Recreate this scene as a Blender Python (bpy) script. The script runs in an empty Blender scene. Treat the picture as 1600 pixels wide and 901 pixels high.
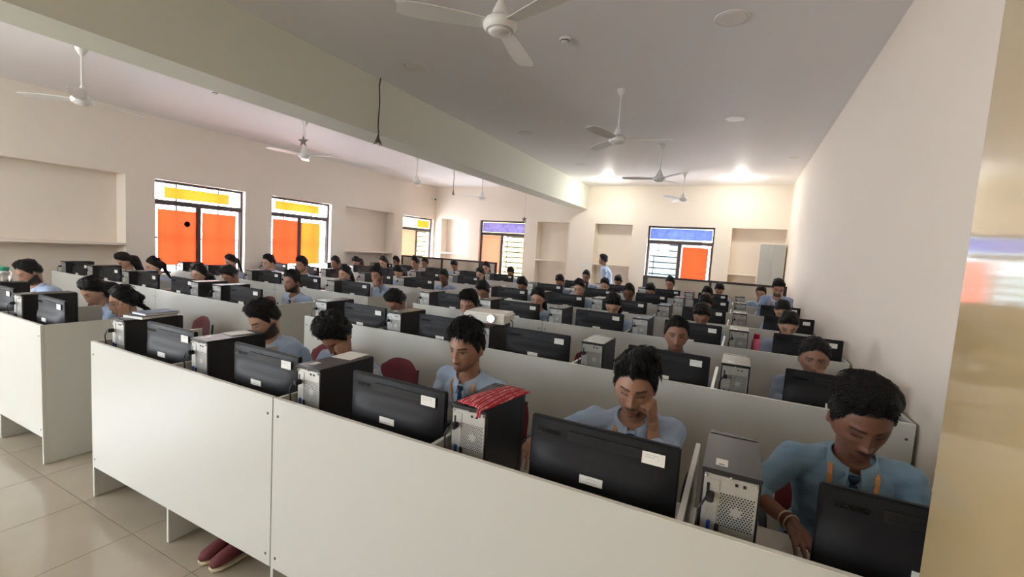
import bpy, bmesh, math, random
import numpy as np
from mathutils import Matrix, Vector, noise
from mathutils.bvhtree import BVHTree
sc = bpy.context.scene
C = sc.collection
PI = math.pi
random.seed(7); np.random.seed(7)

# ------------------------------------------------------------------ camera
YAW, PIT, ROL, FPX, CAMH = -0.4646, -0.0857, 0.0642, 708.3, 1.7806
cf = np.array([math.sin(YAW)*math.cos(PIT), math.cos(YAW)*math.cos(PIT), math.sin(PIT)])
r0 = np.array([math.cos(YAW), -math.sin(YAW), 0.0]); u0 = np.cross(r0, cf)
cr = r0*math.cos(ROL)+u0*math.sin(ROL); cu = np.cross(cr, cf)
cd = bpy.data.cameras.new('camera'); cam = bpy.data.objects.new('camera', cd); C.objects.link(cam)
cd.sensor_width = 36; cd.lens = 36*FPX/1600; cd.clip_start = 0.03; cd.clip_end = 200
M = Matrix(((cr[0], cu[0], -cf[0], 0), (cr[1], cu[1], -cf[1], 0), (cr[2], cu[2], -cf[2], CAMH), (0, 0, 0, 1)))
cam.matrix_world = M
sc.camera = cam
# ------------------------------------------------------------------ world, exposure
sc.view_settings.view_transform = 'Standard'; sc.view_settings.look = 'None'
sc.view_settings.gamma = 1.0; sc.view_settings.use_curve_mapping = False
sc.view_settings.exposure = 2.75
w = bpy.data.worlds.new('overcast_sky'); sc.world = w; w.use_nodes = True
bg = w.node_tree.nodes['Background']; bg.inputs[0].default_value = (0.91, 0.97, 1.04, 1); bg.inputs[1].default_value = 5.0
sc.cycles.max_bounces = 12; sc.cycles.diffuse_bounces = 9; sc.cycles.glossy_bounces = 3
sc.cycles.transmission_bounces = 6; sc.cycles.transparent_max_bounces = 8
sc.cycles.caustics_reflective = False; sc.cycles.caustics_refractive = False
sc.cycles.sample_clamp_indirect = 6.0

XL, XR, YF, YN, ZC = -9.15, 0.88, 12.28, -5.6, 3.66     # room: left, right, far, near wall, ceiling

def portal(name, loc, rot, sx, sy):
    l = bpy.data.lights.new(name, 'AREA'); l.shape = 'RECTANGLE'; l.size = sx; l.size_y = sy
    l.cycles.is_portal = True
    o = bpy.data.objects.new(name, l); o.location = loc; o.rotation_euler = rot; C.objects.link(o)

# ------------------------------------------------------------------ materials
def mat(name, col, rough=0.6, metal=0.0, nscale=None, namt=0.0, bump=0.0, bscale=60, spec=0.5, col2=None, coat=0.0, sheen=0.0, sss=0.0, aniso=None, vcol=None):
    m = bpy.data.materials.new(name); m.use_nodes = True; nt = m.node_tree; N = nt.nodes; Lk = nt.links
    b = N['Principled BSDF']
    b.inputs['Base Color'].default_value = (*col, 1); b.inputs['Roughness'].default_value = rough
    b.inputs['Metallic'].default_value = metal; b.inputs['Specular IOR Level'].default_value = spec
    if coat: b.inputs['Coat Weight'].default_value = coat; b.inputs['Coat Roughness'].default_value = 0.12
    if sheen: b.inputs['Sheen Weight'].default_value = sheen
    if sss:
        b.inputs['Subsurface Weight'].default_value = sss; b.inputs['Subsurface Radius'].default_value = (0.012, 0.005, 0.003)
        b.inputs['Subsurface Scale'].default_value = 1.0
    tc = N.new('ShaderNodeTexCoord')
    if vcol:
        a = N.new('ShaderNodeAttribute'); a.attribute_name = vcol; Lk.new(a.outputs['Color'], b.inputs['Base Color'])
    elif nscale:
        n = N.new('ShaderNodeTexNoise'); n.inputs['Scale'].default_value = nscale; n.inputs['Detail'].default_value = 4
        mx = N.new('ShaderNodeMix'); mx.data_type = 'RGBA'
        c2 = col2 if col2 else tuple(max(0, c*(1-namt)) for c in col)
        mx.inputs[6].default_value = (*col, 1); mx.inputs[7].default_value = (*c2, 1)
        if aniso:
            mp = N.new('ShaderNodeMapping'); mp.inputs['Scale'].default_value = aniso
            Lk.new(tc.outputs['Object'], mp.inputs[0]); Lk.new(mp.outputs[0], n.inputs['Vector'])
        else: Lk.new(tc.outputs['Object'], n.inputs['Vector'])
        Lk.new(n.outputs[0], mx.inputs[0]); Lk.new(mx.outputs[2], b.inputs['Base Color'])
    if bump:
        n2 = N.new('ShaderNodeTexNoise'); n2.inputs['Scale'].default_value = bscale; n2.inputs['Detail'].default_value = 5
        if aniso:
            mp2 = N.new('ShaderNodeMapping'); mp2.inputs['Scale'].default_value = aniso
            Lk.new(tc.outputs['Object'], mp2.inputs[0]); Lk.new(mp2.outputs[0], n2.inputs['Vector'])
        else: Lk.new(tc.outputs['Object'], n2.inputs['Vector'])
        bp = N.new('ShaderNodeBump'); bp.inputs['Strength'].default_value = bump; bp.inputs['Distance'].default_value = 0.01
        Lk.new(n2.outputs[0], bp.inputs['Height']); Lk.new(bp.outputs[0], b.inputs['Normal'])
    return m

def sheet_mat(name, col, trans=0.75, nscale=1.5, col2=None):
    m = bpy.data.materials.new(name); m.use_nodes = True; nt = m.node_tree; N = nt.nodes; Lk = nt.links
    N.remove(N['Principled BSDF']); out = N['Material Output']
    tc = N.new('ShaderNodeTexCoord'); n = N.new('ShaderNodeTexNoise'); n.inputs['Scale'].default_value = nscale
    Lk.new(tc.outputs['Object'], n.inputs['Vector'])
    mx = N.new('ShaderNodeMix'); mx.data_type = 'RGBA'; mx.inputs[6].default_value = (*col, 1)
    mx.inputs[7].default_value = (*(col2 or col), 1); Lk.new(n.outputs[0], mx.inputs[0])
    d = N.new('ShaderNodeBsdfDiffuse'); t = N.new('ShaderNodeBsdfTranslucent'); ms = N.new('ShaderNodeMixShader')
    ms.inputs[0].default_value = trans
    Lk.new(mx.outputs[2], d.inputs[0]); Lk.new(mx.outputs[2], t.inputs[0])
    Lk.new(d.outputs[0], ms.inputs[1]); Lk.new(t.outputs[0], ms.inputs[2]); Lk.new(ms.outputs[0], out.inputs[0])
    return m

def glass_mat(name, tint=(1, 1, 1), gl=0.06):
    m = bpy.data.materials.new(name); m.use_nodes = True; nt = m.node_tree; N = nt.nodes; Lk = nt.links
    N.remove(N['Principled BSDF']); out = N['Material Output']
    t = N.new('ShaderNodeBsdfTransparent'); t.inputs[0].default_value = (*tint, 1)
    g = N.new('ShaderNodeBsdfGlossy'); g.inputs['Roughness'].default_value = 0.03
    ms = N.new('ShaderNodeMixShader'); ms.inputs[0].default_value = gl*0.6
    Lk.new(t.outputs[0], ms.inputs[1]); Lk.new(g.outputs[0], ms.inputs[2]); Lk.new(ms.outputs[0], out.inputs[0])
    return m

def emit_mat(name, col, s):
    m = bpy.data.materials.new(name); m.use_nodes = True; b = m.node_tree.nodes['Principled BSDF']
    b.inputs['Base Color'].default_value = (*col, 1); b.inputs['Emission Color'].default_value = (*col, 1)
    b.inputs['Emission Strength'].default_value = s
    return m

M_WALL = mat('cream_wall_paint', (0.82, 0.745, 0.65), 0.75, nscale=1.3, namt=0.05, bump=0.05, bscale=90)
M_NICHE = mat('niche_paint', (0.70, 0.64, 0.52), 0.75, nscale=1.3, namt=0.06)
M_CEIL = mat('ceiling_paint', (0.88, 0.875, 0.89), 0.55, nscale=0.8, namt=0.04, bump=0.04, bscale=6, spec=0.25)
M_BEAM = mat('beam_paint', (0.73, 0.745, 0.65), 0.7, nscale=0.9, namt=0.05)
M_COL = mat('glossy_tan_paint', (0.62, 0.47, 0.25), 0.06, nscale=2, namt=0.08, bump=0.02, bscale=14, coat=0.8)
M_LAM = mat('white_laminate', (0.60, 0.605, 0.565), 0.32, nscale=1.1, namt=0.05, bump=0.03, bscale=200)
M_EDGE = mat('laminate_edge', (0.80, 0.79, 0.74), 0.35, nscale=5, namt=0.04)
M_TOP = mat('worktop_laminate', (0.66, 0.62, 0.55), 0.3, nscale=3, namt=0.06)
M_SCREW = mat('screw_zinc', (0.12, 0.11, 0.10), 0.4, 0.7, nscale=30, namt=0.2)
M_TILE = mat('vitrified_tile', (0.44, 0.385, 0.30), 0.16, nscale=4, col2=(0.36, 0.31, 0.24), bump=0.015, bscale=8)
M_GROUT = mat('grout', (0.36, 0.31, 0.25), 0.7, nscale=20, namt=0.2)
M_BLK = mat('black_plastic', (0.018, 0.019, 0.021), 0.38, nscale=60, namt=0.3, bump=0.06, bscale=900)
M_BLK2 = mat('monitor_shell_plastic', (0.013, 0.013, 0.015), 0.52, nscale=3, namt=0.2, bump=0.04, bscale=900, spec=0.22)
M_BLKM = mat('matte_black', (0.012, 0.012, 0.013), 0.6, nscale=40, namt=0.2)
M_VENT = mat('vent_slot_black', (0.006, 0.006, 0.007), 0.5, nscale=50, namt=0.3)
M_LOGO = mat('embossed_logo', (0.004, 0.004, 0.005), 0.25, nscale=10, namt=0.1)
M_CASE = mat('tower_case_steel', (0.022, 0.022, 0.024), 0.36, 0.1, nscale=8, namt=0.25, bump=0.05, bscale=700)
M_STEEL = mat('galvanised_steel', (0.52, 0.52, 0.49), 0.38, 0.45, nscale=25, namt=0.25)
M_STICK = mat('paper_sticker', (0.82, 0.81, 0.77), 0.5, nscale=10, namt=0.04)
M_INK = mat('sticker_ink', (0.12, 0.12, 0.13), 0.6, nscale=40, namt=0.1)
M_INKP = mat('pale_ink', (0.50, 0.49, 0.48), 0.6, nscale=40, namt=0.1)
M_SCREEN = mat('screen_glass', (0.01, 0.012, 0.016), 0.12, nscale=5, namt=0.1)
M_VGA = mat('blue_plug', (0.02, 0.06, 0.35), 0.4, nscale=20, namt=0.2)
M_MAROON = mat('maroon_fabric', (0.17, 0.012, 0.022), 0.85, nscale=90, namt=0.35, bump=0.25, bscale=300, sheen=0.3)
M_CHROME = mat('grey_tube', (0.35, 0.35, 0.36), 0.3, 0.8, nscale=10, namt=0.1)
M_FAN = mat('fan_white', (0.74, 0.73, 0.70), 0.35, nscale=10, namt=0.04)
M_FANB = mat('fan_brown', (0.23, 0.17, 0.13), 0.4, nscale=10, namt=0.1)
M_WOOD = mat('dark_window_frame', (0.075, 0.045, 0.045), 0.45, nscale=8, namt=0.3)
M_ALU = mat('sash_aluminium', (0.30, 0.26, 0.27), 0.4, 0.3, nscale=8, namt=0.1)
M_GLASS = glass_mat('window_glass')
M_OR = sheet_mat('orange_sheet', (0.105, 0.0085, 0.0028), 0.85, 1.2, (0.11, 0.012, 0.0030))
M_OR2 = sheet_mat('light_orange_sheet', (0.125, 0.030, 0.0035), 0.85, 1.2, (0.12, 0.023, 0.0035))
M_YE = sheet_mat('yellow_sheet', (0.13, 0.040, 0.004), 0.85, 2.0, (0.13, 0.034, 0.003))
M_SPOT = sheet_mat('brown_paper_spot', (0.03, 0.016, 0.010), 0.8)
M_SALM = sheet_mat('salmon_sheet', (0.14, 0.042, 0.024), 0.85, 1.2, (0.14, 0.037, 0.020))
M_BLUEG = sheet_mat('blue_film', (0.014, 0.013, 0.036), 0.8, 9.0, (0.06, 0.045, 0.09))
M_BLUEG2 = sheet_mat('clear_blue_film', (0.010, 0.014, 0.060), 0.8, 9.0, (0.03, 0.04, 0.105))
M_YWALL = mat('yellow_outside_paint', (0.13, 0.11, 0.03), 0.8, nscale=2, namt=0.1)
M_CYAN = mat('pale_blue_outside_paint', (0.045, 0.072, 0.080), 0.8, nscale=2, namt=0.1)
M_GRILL = mat('grill_iron', (0.05, 0.05, 0.055), 0.5, 0.4, nscale=20, namt=0.2)
M_LAMP = mat('lamp_diffuser_off', (0.78, 0.76, 0.72), 0.35, nscale=4, namt=0.02)
M_LON = emit_mat('lamp_diffuser_lit', (1.0, 0.98, 0.92), 9.0)
M_GREY = mat('grey_cupboard_paint', (0.42, 0.43, 0.41), 0.45, nscale=3, namt=0.05)
M_BEIGE = mat('beige_board', (0.62, 0.54, 0.42), 0.55, nscale=3, namt=0.05)
M_DWOOD = mat('dark_brown_edging', (0.035, 0.020, 0.018), 0.4, nscale=12, namt=0.3)
M_PROJ = mat('projector_white', (0.80, 0.78, 0.72), 0.35, nscale=6, namt=0.04)
M_LENS = emit_mat('projector_lens_glow', (0.75, 0.92, 1.0), 5.0)
M_PINK = mat('pink_plastic', (0.75, 0.16, 0.28), 0.3, nscale=5, namt=0.1)
M_PINKC = mat('magenta_cap', (0.55, 0.01, 0.09), 0.35, nscale=5, namt=0.1)
M_PAPER = mat('white_paper', (0.82, 0.80, 0.76), 0.7, nscale=6, namt=0.03)
M_BOOKG = mat('dark_green_cover', (0.03, 0.05, 0.04), 0.5, nscale=10, namt=0.2)
M_BOOKB = mat('blue_cover', (0.03, 0.09, 0.20), 0.5, nscale=10, namt=0.2)
M_WIRE = mat('brown_wire', (0.10, 0.06, 0.04), 0.7, nscale=40, namt=0.4)
M_STAR = mat('grey_glitter', (0.30, 0.26, 0.25), 0.35, 0.5, nscale=80, namt=0.5)
M_STEELB = mat('steel_bottle', (0.65, 0.66, 0.66), 0.2, 0.9, nscale=6, namt=0.1)
M_GREENC = mat('green_cap', (0.05, 0.35, 0.22), 0.4, nscale=6, namt=0.1)

def pouch_mat():
    m = mat('red_woven_pouch', (0.42, 0.02, 0.04), 0.85, bump=0.3, bscale=250)
    nt = m.node_tree; N = nt.nodes; Lk = nt.links; b = N['Principled BSDF']; tc = N.new('ShaderNodeTexCoord')
    wv = N.new('ShaderNodeTexWave'); wv.bands_direction = 'X'; wv.inputs['Scale'].default_value = 26; wv.inputs['Distortion'].default_value = 1.5
    n = N.new('ShaderNodeTexNoise'); n.inputs['Scale'].default_value = 45
    Lk.new(tc.outputs['Object'], wv.inputs[0]); Lk.new(tc.outputs['Object'], n.inputs[0])
    mu = N.new('ShaderNodeMath'); mu.operation = 'MULTIPLY'; Lk.new(wv.outputs[1], mu.inputs[0]); Lk.new(n.outputs[0], mu.inputs[1])
    r = N.new('ShaderNodeValToRGB'); r.color_ramp.elements[0].position = 0.3; r.color_ramp.elements[0].color = (0.42, 0.015, 0.04, 1)
    r.color_ramp.elements[1].position = 0.62; r.color_ramp.elements[1].color = (0.75, 0.42, 0.38, 1)
    Lk.new(mu.outputs[0], r.inputs[0]); Lk.new(r.outputs[0], b.inputs['Base Color'])
    return m
M_POUCH = pouch_mat()

# ------------------------------------------------------------------ mesh helpers
def tag(o, label=None, cat=None, group=None, kind=None):
    if label: o['label'] = label
    if cat: o['category'] = cat
    if group: o['group'] = group
    if kind: o['kind'] = kind
    return o

def thing(name, label, cat, loc=(0, 0, 0), rz=0, group=None):
    o = bpy.data.objects.new(name, None); C.objects.link(o); o.location = loc; o.rotation_euler = (0, 0, rz)
    o.empty_display_size = 0.05
    return tag(o, label, cat, group)

def link(name, me, m, parent=None, smooth=False):
    if m is not None:
        for x in (m if isinstance(m, (list, tuple)) else [m]): me.materials.append(x)
    o = bpy.data.objects.new(name, me); C.objects.link(o)
    if parent: o.parent = parent
    if smooth: me.shade_smooth()
    return o

def bm_obj(name, bm, m, parent=None, smooth=False, bevel=0, seg=2):
    if bevel:
        bmesh.ops.bevel(bm, geom=list(bm.edges), offset=bevel, segments=seg, affect='EDGES', clamp_overlap=True)
    me = bpy.data.meshes.new(name); bm.to_mesh(me); bm.free()
    return link(name, me, m, parent, smooth)

def add_box(bm, a, b, rot=None, pivot=None):
    a = Vector(a); b = Vector(b); c = (a+b)/2; s = b-a
    r = bmesh.ops.create_cube(bm, size=1.0, matrix=Matrix.Translation(c) @ Matrix.Diagonal((*s, 1)))
    if rot is not None:
        p = Vector(pivot if pivot else c)
        bmesh.ops.transform(bm, matrix=Matrix.Translation(p) @ rot.to_4x4() @ Matrix.Translation(-p), verts=r['verts'])
    return r['verts']

def box(name, a, b, m, parent=None, bevel=0.0, smooth=False):
    bm = bmesh.new(); add_box(bm, a, b)
    return bm_obj(name, bm, m, parent, smooth, bevel)

def add_tube(bm, pts, r, n=8, cap=True):
    pts = [Vector(p) for p in pts]; rs = r if isinstance(r, (list, tuple)) else [r]*len(pts)
    rings = []; up = Vector((0, 0, 1))
    for i, p in enumerate(pts):
        d = (pts[min(i+1, len(pts)-1)]-pts[max(i-1, 0)]).normalized()
        if i == 0:
            x = d.orthogonal().normalized()
        else:
            x = (px - d*px.dot(d)); x = x.normalized() if x.length > 1e-6 else d.orthogonal().normalized()
        px = x; y = d.cross(x)
        rings.append([bm.verts.new(p+(x*math.cos(t*2*PI/n)+y*math.sin(t*2*PI/n))*rs[i]) for t in range(n)])
    for a, b in zip(rings, rings[1:]):
        for t in range(n): bm.faces.new((a[t], a[(t+1) % n], b[(t+1) % n], b[t]))
    if cap:
        bm.faces.new(list(reversed(rings[0]))); bm.faces.new(rings[-1])

def tube(name, pts, r, m, parent=None, n=8):
    bm = bmesh.new(); add_tube(bm, pts, r, n); return bm_obj(name, bm, m, parent, True)

def lathe(name, prof, m, parent=None, n=24, loc=(0, 0, 0)):
    bm = bmesh.new(); rings = []
    for (r, z) in prof:
        rings.append([bm.verts.new((loc[0]+r*math.cos(t*2*PI/n), loc[1]+r*math.sin(t*2*PI/n), loc[2]+z)) for t in range(n)])
    for a, b in zip(rings, rings[1:]):
        for t in range(n): bm.faces.new((a[t], a[(t+1) % n], b[(t+1) % n], b[t]))
    bm.faces.new(list(reversed(rings[0]))); bm.faces.new(rings[-1])
    bmesh.ops.recalc_face_normals(bm, faces=bm.faces)
    o = bm_obj(name, bm, m, parent, True)
    o.data.set_sharp_from_angle(angle=0.7)
    return o

def sheet(name, fn, nu, nv, m, parent=None, kind=None):
    """a surface fn(u,v)"""
    V = [fn(i/nu, j/nv) for j in range(nv+1) for i in range(nu+1)]
    F = [(j*(nu+1)+i, j*(nu+1)+i+1, (j+1)*(nu+1)+i+1, (j+1)*(nu+1)+i) for j in range(nv) for i in range(nu)]
    me = bpy.data.meshes.new(name); me.from_pydata(V, [], F)
    return link(name, me, m, parent, True)

def copy_tree(o, parent=None):
    c = o.copy(); C.objects.link(c)
    for k in list(c.keys()):
        if k in ('label', 'category', 'group') and parent is None: del c[k]
    if parent: c.parent = parent
    for ch in o.children: copy_tree(ch, c)
    return c

ORD = ['front', 'second', 'third', 'fourth', 'fifth', 'sixth']
SEATR = ['aisle-end seat', 'second seat from aisle', 'middle seat', 'second seat from right wall', 'right-wall seat']
SEATL = ['aisle-end seat', 'second seat from aisle', 'middle seat', 'second seat from left wall', 'left-wall seat']
def where(b, r, k):
    return f"{(SEATR if b == 'R' else SEATL)[k]}, {ORD[r]} row, {'right' if b == 'R' else 'left'} block"

# ------------------------------------------------------------------ room shell
def wall_open(name, plane, axis, u0, u1, z0, z1, ops, m, sign):
    """wall in plane (axis 'x' or 'y' = const); ops: (u0,u1,z0,z1,depth,back?); sign: outward direction"""
    us = sorted({u0, u1, *[o[0] for o in ops], *[o[1] for o in ops]})
    zs = sorted({z0, z1, *[o[2] for o in ops], *[o[3] for o in ops]})
    bm = bmesh.new()
    P = (lambda u, d, z: (plane+sign*d, u, z)) if axis == 'x' else (lambda u, d, z: (u, plane+sign*d, z))
    def q(*c): bm.faces.new([bm.verts.new(x) for x in c])
    for a, b in zip(us, us[1:]):
        for c, d in zip(zs, zs[1:]):
            um, zm = (a+b)/2, (c+d)/2
            if any(o[0] < um < o[1] and o[2] < zm < o[3] for o in ops): continue
            q(P(a, 0, c), P(b, 0, c), P(b, 0, d), P(a, 0, d))
    for (a, b, c, d, dep, back) in ops:
        q(P(a, 0, c), P(a, dep, c), P(a, dep, d), P(a, 0, d)); q(P(b, 0, c), P(b, dep, c), P(b, dep, d), P(b, 0, d))
        q(P(a, 0, c), P(b, 0, c), P(b, dep, c), P(a, dep, c)); q(P(a, 0, d), P(b, 0, d), P(b, dep, d), P(a, dep, d))
        if back: q(P(a, dep, c), P(b, dep, c), P(b, dep, d), P(a, dep, d))
    bmesh.ops.remove_doubles(bm, verts=bm.verts, dist=1e-4)
    # outer slab
    T = 0.36
    q(P(u0, T, z0), P(u1, T, z0), P(u1, T, z0+0.02), P(u0, T, z0+0.02))
    me = bpy.data.meshes.new(name); bm.to_mesh(me); bm.free()
    o = link(name, me, m); tag(o, kind='structure'); return o

ZW0, ZW1 = 0.95, 2.60
LW = [(4.27, 5.87), (6.46, 8.05), (10.70, 12.20), (-4.9, -3.3), (-2.7, -1.1)]  # last two: unseen windows behind the camera, added for fill light
LN = [(0.9, 3.85), (8.50, 10.30)]
FW = [(-7.42, -5.86), (-2.28, -0.67)]
FN = [(-8.88, -7.84), (-5.45, -4.46), (-3.71, -2.69), (-0.29, 0.86)]
wl = wall_open('wall_left', XL, 'x', YN, YF, 0, ZC, [(a, b, ZW0, ZW1, 0.30 if a < 10 else 0.17, False) for a, b in LW] + [(a, b, 0.30, ZW1+0.01, 0.30, True) for a, b in LN], M_WALL, -1)
wf = wall_open('wall_far', YF, 'y', XL, XR, 0, ZC, [(a, b, ZW0, ZW1+0.03, 0.30, False) for a, b in FW] + [(a, b, 0.30, ZW1+0.04, 0.32, True) for a, b in FN], M_WALL, 1)
NW_FILL = [(-8.6, -6.8), (-5.6, -4.2)]  # unseen high windows, added to let fill light in behind the camera
wn = wall_open('wall_near', YN, 'y', XL, XR, 0, ZC, [(a, b, 2.0, 3.4, 0.30, False) for a, b in NW_FILL], M_WALL, -1)
tag(box('wall_right', (XR, YN, 0), (XR+0.25, YF, ZC), M_WALL), kind='structure')
for a, b in LN: box('niche_shelf', (XL-0.30, a, 1.44), (XL-0.002, b, 1.475), M_WALL, wl)
for i, (a, b) in enumerate(FN): box('niche_shelf', (a, YF+0.002, 1.51), (b, YF+0.31, 1.545), M_WALL, wf)
tag(box('ceiling', (XL-0.3, YN-0.3, ZC), (XR+0.25, YF+0.3, ZC+0.2), M_CEIL), kind='structure')
tag(box('ceiling_beam', (-4.40, YN, 3.03), (-3.98, YF, ZC), M_BEAM), kind='structure')
bm = bmesh.new()
cp = [(0.391, 1.20), (0.3075, 0.30), (XR, 0.30), (XR, 1.20)]
for a_, b_ in ((0, ZC),):
    lo_ = [bm.verts.new((x, y, a_)) for x, y in cp]; hi_ = [bm.verts.new((x, y, b_)) for x, y in cp]
    bm.faces.new(lo_[::-1]); bm.faces.new(hi_)
    for i in range(4): bm.faces.new((lo_[i], lo_[(i+1) % 4], hi_[(i+1) % 4], hi_[i]))
bmesh.ops.recalc_face_normals(bm, faces=bm.faces)
tag(bm_obj('column', bm, M_COL, bevel=0.004), kind='structure')
tag(box('outside_wall_yellow', (-13.8, YF+3.0, -1), (-6.9, YF+3.2, 4.0), M_YWALL), kind='structure')
tag(box('outside_wall_pale', (-2.9, YF+3.2, -1), (-1.2, YF+3.4, 4.0), M_CYAN), kind='structure')
# floor: slab + single tiles where the floor shows
fl = tag(box('floor', (XL-0.3, YN-0.3, -0.14), (XR+0.25, YF+0.3, -0.0065), M_GROUT), kind='structure')
tme = None; T = 0.6
nx0 = -16; tiles = 0
def tile_at(ix, iy):
    global tme, tiles
    if tme is None:
        o = box('floor_tile', (0.0015, 0.0015, -0.006), (T-0.0015, T-0.0015, 0.0), M_TILE, fl, bevel=0.0008); tme = o
    else:
        o = tme.copy(); C.objects.link(o)
    o.location = (-3.0+ix*T, 1.28+iy*T, 0); tiles += 1
for iy in range(-3, 3):
    for ix in range(-11, 4): tile_at(ix, iy)
for iy in range(3, 17):
    for ix in (-3, -2, -1): tile_at(ix, iy)
# remaining floor away from the picture: one laid field
bm = bmesh.new()
for iy in range(-12, 19):
    for ix in range(-11, 7):
        x, y = -3.0+ix*T, 1.28+iy*T
        if (-3 <= iy < 3 and ix < 4) or (3 <= iy < 17 and -3 <= ix <= -1): continue
        x1, y1 = min(x+T, XR+0.01), min(y+T, YF+0.02); x, y = max(x, XL-0.01), max(y, YN-0.02)
        if x1-x < 0.02 or y1-y < 0.02: continue
        bm.faces.new([bm.verts.new(p) for p in ((x+.0015, y+.0015, 0), (x1-.0015, y+.0015, 0), (x1-.0015, y1-.0015, 0), (x+.0015, y1-.0015, 0))])
o = bm_obj('floor_tile_field', bm, M_TILE, fl); o['kind'] = 'stuff'

# ------------------------------------------------------------------ windows
win_n = 0
def window(axis, plane, sign, a, b, z0, z1, sheets, zt=2.22, split=None, bars=None, transom=None, outbars=True):
    """sheets: list of (u0,u1,z0,z1,material)"""
    global win_n; win_n += 1
    d0 = 0.12
    def P(u, d, z): return (plane+sign*d, u, z) if axis == 'x' else (u, plane+sign*d, z)
    def bx(name, u0_, u1_, za, zb, da, db, m, parent, bevel=0.0):
        p, q = P(u0_, da, za), P(u1_, db, zb)
        lo = tuple(min(x, y) for x, y in zip(p, q)); hi = tuple(max(x, y) for x, y in zip(p, q))
        return box(name, lo, hi, m, parent, bevel)
    W = bpy.data.objects.new(f'window_{win_n}', None); C.objects.link(W); W['kind'] = 'structure'
    fw = 0.045
    for (ua, ub, za, zb) in ((a, a+fw, z0, z1), (b-fw, b, z0, z1), (a+fw, b-fw, z1-fw, z1), (a+fw, b-fw, z0, z0+fw)):
        bx('window_frame', ua, ub, za, zb, d0-0.03, d0+0.05, M_WOOD, W, 0.003)
    bx('transom_bar', a+fw, b-fw, zt-0.045, zt+0.045, d0-0.03, d0+0.05, M_WOOD, W, 0.003)
    s = split if split else (a+b)/2
    bx('meeting_stile', s-0.03, s+0.03, z0+fw, zt-0.045, d0-0.015, d0+0.045, M_WOOD, W, 0.003)
    for (ua, ub) in ((a+fw, s-0.03), (s+0.03, b-fw)):
        sash = bx('sash_frame', ua, ua+0.02, z0+fw, zt-0.045, d0, d0+0.03, M_ALU, W)
        bx('sash_frame', ub-0.02, ub, z0+fw, zt-0.045, d0, d0+0.03, M_ALU, W)
        bx('pane', ua+0.02, ub-0.02, z0+fw, zt-0.045, d0+0.012, d0+0.016, M_GLASS, W)
    bx('pane', a+fw, b-fw, zt+0.045, z1-fw, d0+0.012, d0+0.016, M_GLASS, W)
    for (ua, ub, za, zb, m) in sheets:
        def fn(u, v, ua=ua, ub=ub, za=za, zb=zb):
            w_ = 0.004*math.sin(u*9+v*4)+0.003*math.sin(v*13)
            return P(ua+(ub-ua)*u, d0-0.004-abs(w_) if zb < zt else d0+0.008-abs(w_), za+(zb-za)*v)
        sheet('coloured_sheet', fn, 10, 10, m, W)
    if bars:
        ua, ub, n = bars
        for i in range(n):
            z = z0+0.12+(zt-z0-0.18)*i/(n-1)
            bx('grill_bar', ua, ub, z-0.016, z+0.016, d0+0.10, d0+0.124, M_GRILL, W)
        bx('grill_bar', ua+0.10, ua+0.122, z0, zt, d0+0.10, d0+0.114, M_GRILL, W)
    if outbars:
        for u in (a+(b-a)*0.27, a+(b-a)*0.74):
            bx('grill_bar', u-0.012, u+0.012, z0, z1, d0+0.08, d0+0.10, M_GRILL, W)
        bx('grill_bar', a, b, 1.58, 1.605, d0+0.08, d0+0.10, M_GRILL, W)
    if axis == 'x': portal('daylight_portal', P((a+b)/2, 0.28, (z0+z1)/2), (0, -PI/2 if sign < 0 else PI/2, 0), z1-z0, b-a)
    else: portal('daylight_portal', P((a+b)/2, 0.28, (z0+z1)/2), (-PI/2 if sign > 0 else PI/2, 0, 0), b-a, z1-z0)
    return W
W1 = window('x', XL, -1, 4.27, 5.87, ZW0, ZW1, [(4.36, 5.01, 1.10, 2.10, M_OR), (5.10, 5.75, 1.10, 2.10, M_OR), (4.47, 5.62, 2.30, 2.50, M_YE)], split=5.04)
lathe('round_spot', [(0.052, 0.0), (0.052, 0.004)], M_SPOT, W1, 20).rotation_euler = (0, PI/2, 0)
C.objects[-1].location = (XL-0.112, 4.84, 1.86)
window('x', XL, -1, 6.46, 8.05, ZW0, ZW1, [(6.56, 7.20, 1.12, 2.12, M_OR), (7.28, 7.82, 1.12, 2.10, M_OR2), (6.62, 7.78, 2.33, 2.52, M_YE)], split=7.24)
window('x', XL, -1, 10.70, 12.20, ZW0, ZW1, [(10.78, 11.46, 1.05, 2.17, M_SALM), (11.54, 12.12, 2.30, 2.52, M_YE)], split=11.50, bars=(11.52, 12.16, 8), outbars=False)
window('y', YF, 1, -7.42, -5.86, ZW0, ZW1+0.03, [(-7.36, -6.72, 1.02, 2.17, M_SALM), (-7.37, -5.90, 2.28, 2.57, M_BLUEG)], split=-6.67, bars=(-6.64, -5.9, 8), outbars=False)
window('y', YF, 1, -2.28, -0.67, ZW0, ZW1+0.03, [(-1.39, -0.78, 1.05, 2.12, M_OR), (-2.23, -0.72, 2.30, 2.57, M_BLUEG2)], split=-1.47, bars=(-2.22, -1.50, 8), outbars=False)
for a, b in LW[3:]: window('x', XL, -1, a, b, ZW0, ZW1, [], outbars=False)  # added left-wall windows out of view, only for fill light
for a, b in NW_FILL: window('y', YN, -1, a, b, 2.0, 3.4, [], zt=3.0, outbars=False)  # added near-wall windows out of view, likewise for fill

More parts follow.
